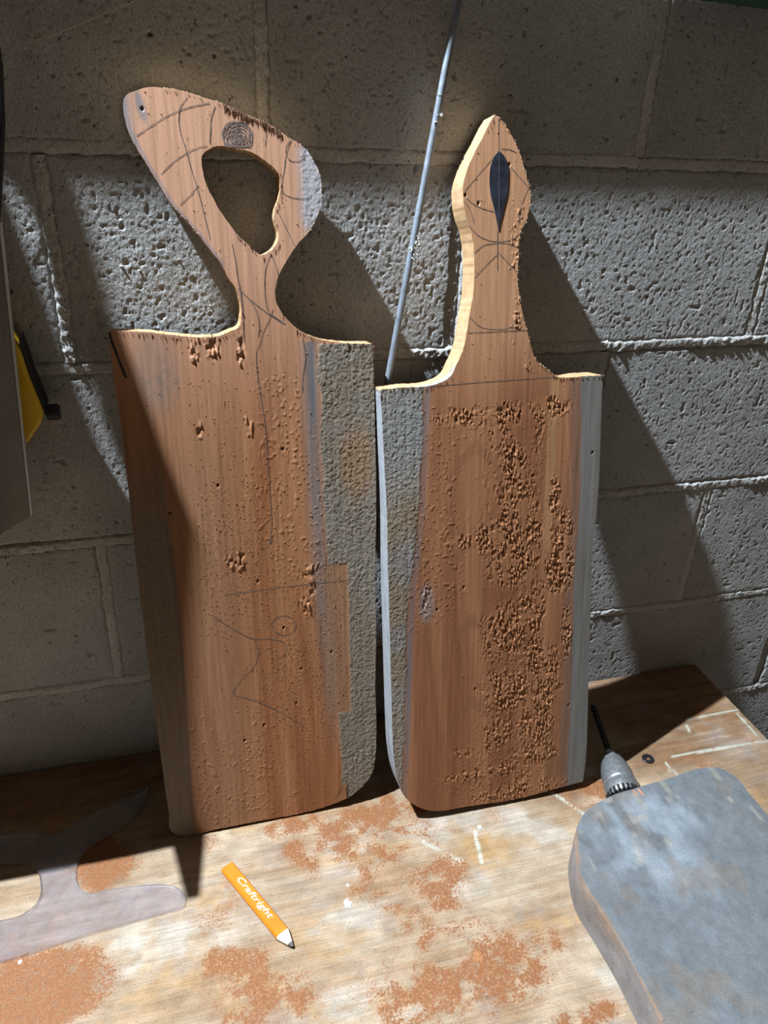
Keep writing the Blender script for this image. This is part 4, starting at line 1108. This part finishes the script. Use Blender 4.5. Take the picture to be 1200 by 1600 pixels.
# loose crumbs on the bench
for x, y, mat, lab, r in ((.0278, -.2775, 'plaster', 'chalky white plaster crumb in the middle of the bench', .0055), (.1448, -.3677, 'dust_dark', 'flat orange wood chip on the bench near the grey plank', .007),
                          (.0330, -.256, 'plaster', 'small white paint fleck near the plaster crumb', .002), (.205, -.218, 'plaster', 'pale paint blob on the bench below the spear-handled board', .0032),
                          (-.302, -.262, 'plaster', 'white crumb near the template at the left bench edge', .003), (.11, -.44, 'dust_dark', 'dark wood crumb at the front of the bench', .004)):
    rr = random.Random(int(x * 1e4)); bm = bmesh.new(); n = 11; top_ = []; bot_ = []
    for k in range(n):
        a = 2 * math.pi * k / n; q = r * rr.uniform(.55, 1.1)
        bot_.append(bm.verts.new((q * math.cos(a), q * 1.2 * math.sin(a), 0))); top_.append(bm.verts.new((q * .7 * math.cos(a), q * .85 * math.sin(a), r * rr.uniform(.12, .3))))
    c = bm.verts.new((0, 0, r * .22))
    for k in range(n):
        j = (k + 1) % n
        bm.faces.new((bot_[k], bot_[j], top_[j], top_[k])); bm.faces.new((top_[k], top_[j], c))
    bm.faces.new(bot_)
    o = bmobj('crumb', bm, MAT[mat]); o.location = (x, y, ZB + .0004); tag(o, lab, 'crumb', 'crumbs on the bench')
tube_pts = [(.352 + .004 * math.sin(k * .9) + .0016 * k, -.072 + .003 * math.cos(k * 1.1), .003 + .0015 * math.sin(k * .7)) for k in range(9)]
o = tube('curled_shaving', [(a - .36, b + .072, c) for a, b, c in tube_pts], .0012, MAT['shaving'], None, 6)
o.location = (.385, -.022, ZB - .0005); tag(o, 'little curled pale shaving behind the spear-handled board', 'shaving')

# ------------------------------------------------------------------ things hanging at the left
SQ = thing('straightedge', 'dull aluminium plate hanging at the left edge of the wall', 'straightedge', (-.30, -.06, .25))
S0 = Vector((-.30, -.06, .25))
pl = [(-.2510, .2703), (-.2300, .545), (-.297, .552), (-.297, .2445), (-.2835, .2520)]
prism('plate', [(a + .30, b - .25) for a, b in pl], 0, .003, MAT['alu'], SQ, 'y')
prism('rim', [(a + .30, b - .25) for a, b in ((-.2505, .2705), (-.2295, .545), (-.2312, .545), (-.2523, .2697))], -.0012, .004, MAT['alu_edge_lit'], SQ, 'y')
prism('raised_strip', [(a + .30, b - .25) for a, b in ((-.2535, .2690), (-.2322, .545), (-.2362, .545), (-.2570, .267))], -.0006, .001, MAT['alu'], SQ, 'y')
tube('hook', [(.012, .06, .29), (.012, .02, .292), (.012, -.003, .294), (.012, -.006, .302)], .0016, MAT['dark_steel'], SQ, 8)

YH = thing('hand_tool', 'yellow plastic tool handle with a black knob, behind the aluminium plate', 'tool', (-.24, -.02, .34))
def yl(L): return [(a + .24, b - .34) for a, b in L]
prism('handle', yl([(-.275, .45), (-.2444, .4431), (-.2378, .4294), (-.2350, .4062), (-.2275, .3678), (-.2312, .3573), (-.2464, .3381), (-.275, .330)]), -.018, .012, MAT['yellow'], YH, 'y', .003)
prism('dark_edge', yl([(-.2378, .4394), (-.2362, .4294), (-.2334, .4062), (-.2260, .3690), (-.2272, .3640), (-.2350, .4062), (-.2385, .4300)]), -.012, .016, MAT['rubber'], YH, 'y')
kb = lathe('knob', [(.0060, 0), (.0078, .001), (.0082, .010), (.0070, .0125)], MAT['rubber'], YH, 20)
kb.rotation_euler = (0, 0, -math.pi / 2); kb.location = (.0125, 0, .0225)
tube('hook', [(-.02, .02, .10), (-.02, .0, .102), (-.02, -.012, .10)], .002, MAT['dark_steel'], YH, 8)

CB = tube('black_cable', [(-.250, -.036, 1.02), (-.235, -.040, .90), (-.222, -.040, .80), (-.2128, -.040, .70), (-.2130, -.040, .66), (-.2185, -.040, .62), (-.2262, -.040, .585), (-.2345, -.040, .55), (-.250, -.040, .50), (-.28, -.03, .44)], .0028, MAT['rubber'], None, 10)
tag(CB, 'black cable hanging down the left edge of the picture', 'cable')

# dusty cobweb threads in the upper left
for k, (pts, lab) in enumerate((([(-.2023, .6759), (-.1742, .6842), (-.1426, .6972), (-.1055, .7128), (-.08, .723)], 'dusty cobweb thread slanting up across the upper left wall'),
                                ([(-.188, .70), (-.1898, .6629), (-.1992, .6151), (-.2095, .5899), (-.2325, .532)], 'dusty cobweb thread hanging down the upper left wall'))):
    o = tube('cobweb_thread', [(a, -.004, b) for a, b in pts], .00035, MAT['web'], None, 6)
    tag(o, lab, 'cobweb')

# ------------------------------------------------------------------ rail added above the picture for its shadow, bin, and unseen shade casters
RL = thing('shade_rail', 'added unseen rail on spacers casting the upper shadow band', 'rail', (.2, -.024, .810))
box('board', (-.72, -.006, 0), (1.1, .006, .083), MAT['rail'], RL, .001)
for x in (-.70, .95):
    box('spacer', (x, .006, .012), (x + .04, .026, .045), MAT['rail'], RL)
GR = thing('storage_bin', 'dark green plastic bin edge at the upper right corner', 'bin', (.47, -.08, .739))
GR.rotation_euler = (0, 0.03, 0)
box('body', (-.075, -.04, 0), (.075, .03, .09), MAT['green'], GR, .004)
box('hanger', (-.02, .03, .06), (.02, .049, .13), MAT['green'], GR)

def yz_prism(name, poly, x0, x1, mat, parent=None):
    n = len(poly)
    V = [(x0, a, b) for a, b in poly] + [(x1, a, b) for a, b in poly]
    F = [tuple(range(n)), tuple(range(2 * n - 1, n - 1, -1))] + [(i, i + n, (i + 1) % n + n, (i + 1) % n) for i in range(n)]
    bm = bmesh.new(); me = bpy.data.meshes.new('t'); me.from_pydata(V, [], F); bm.from_mesh(me); bpy.data.meshes.remove(me)
    return bmobj(name, bm, mat, parent)
CBN = thing('shadow_blocker', 'added shade-casting timber cabinet on the wall beyond the left edge of the picture', 'blocker', (-.5, 0, .2))  # unseen block, shaped to shade the left board and bench
yz_prism('blocker_body', [(-.06, .62), (-.083, .60), (-.104, .55), (-.117, .527), (-.131, .397), (-.147, .273), (-.166, .167), (-.166, 0), (-.06, 0)], -.25, .20, MAT['rail'], CBN)
yz_prism('blocker_batten', [(0, .30), (0, .36), (-.06, .36), (-.06, .30)], -.24, -.10, MAT['rail'], CBN)
yz_prism('handle', [(-.155, .21), (-.155, .15), (-.166, .155), (-.222, .183)], .188, .20, MAT['rail'], CBN)  # wedge added to cast the narrow shadow spike on the bench
HP = prism('shade_sheet', [(-.58, .92), (-.378, .92), (-.374, .90), (-.328, .65), (-.306, .53), (-.291, .44), (-.58, .44)], -.040, -.034, MAT['rail'], None, 'y')  # unseen sheet added to keep the left of the wall in shade
tag(HP, 'added shade-casting sheet on the wall behind the tool cabinet', 'sheet')
ST = prism('shade_slat', [(-.357, .915), (-.328, .915), (-.300, .72), (-.282, .60), (-.296, .59), (-.322, .70)], -.040, -.036, MAT['rubber'], None, 'y')  # added out of view to throw the narrow shadow stripe
tag(ST, 'added dark shade-casting strap hanging from the tool rail at the left', 'slat')
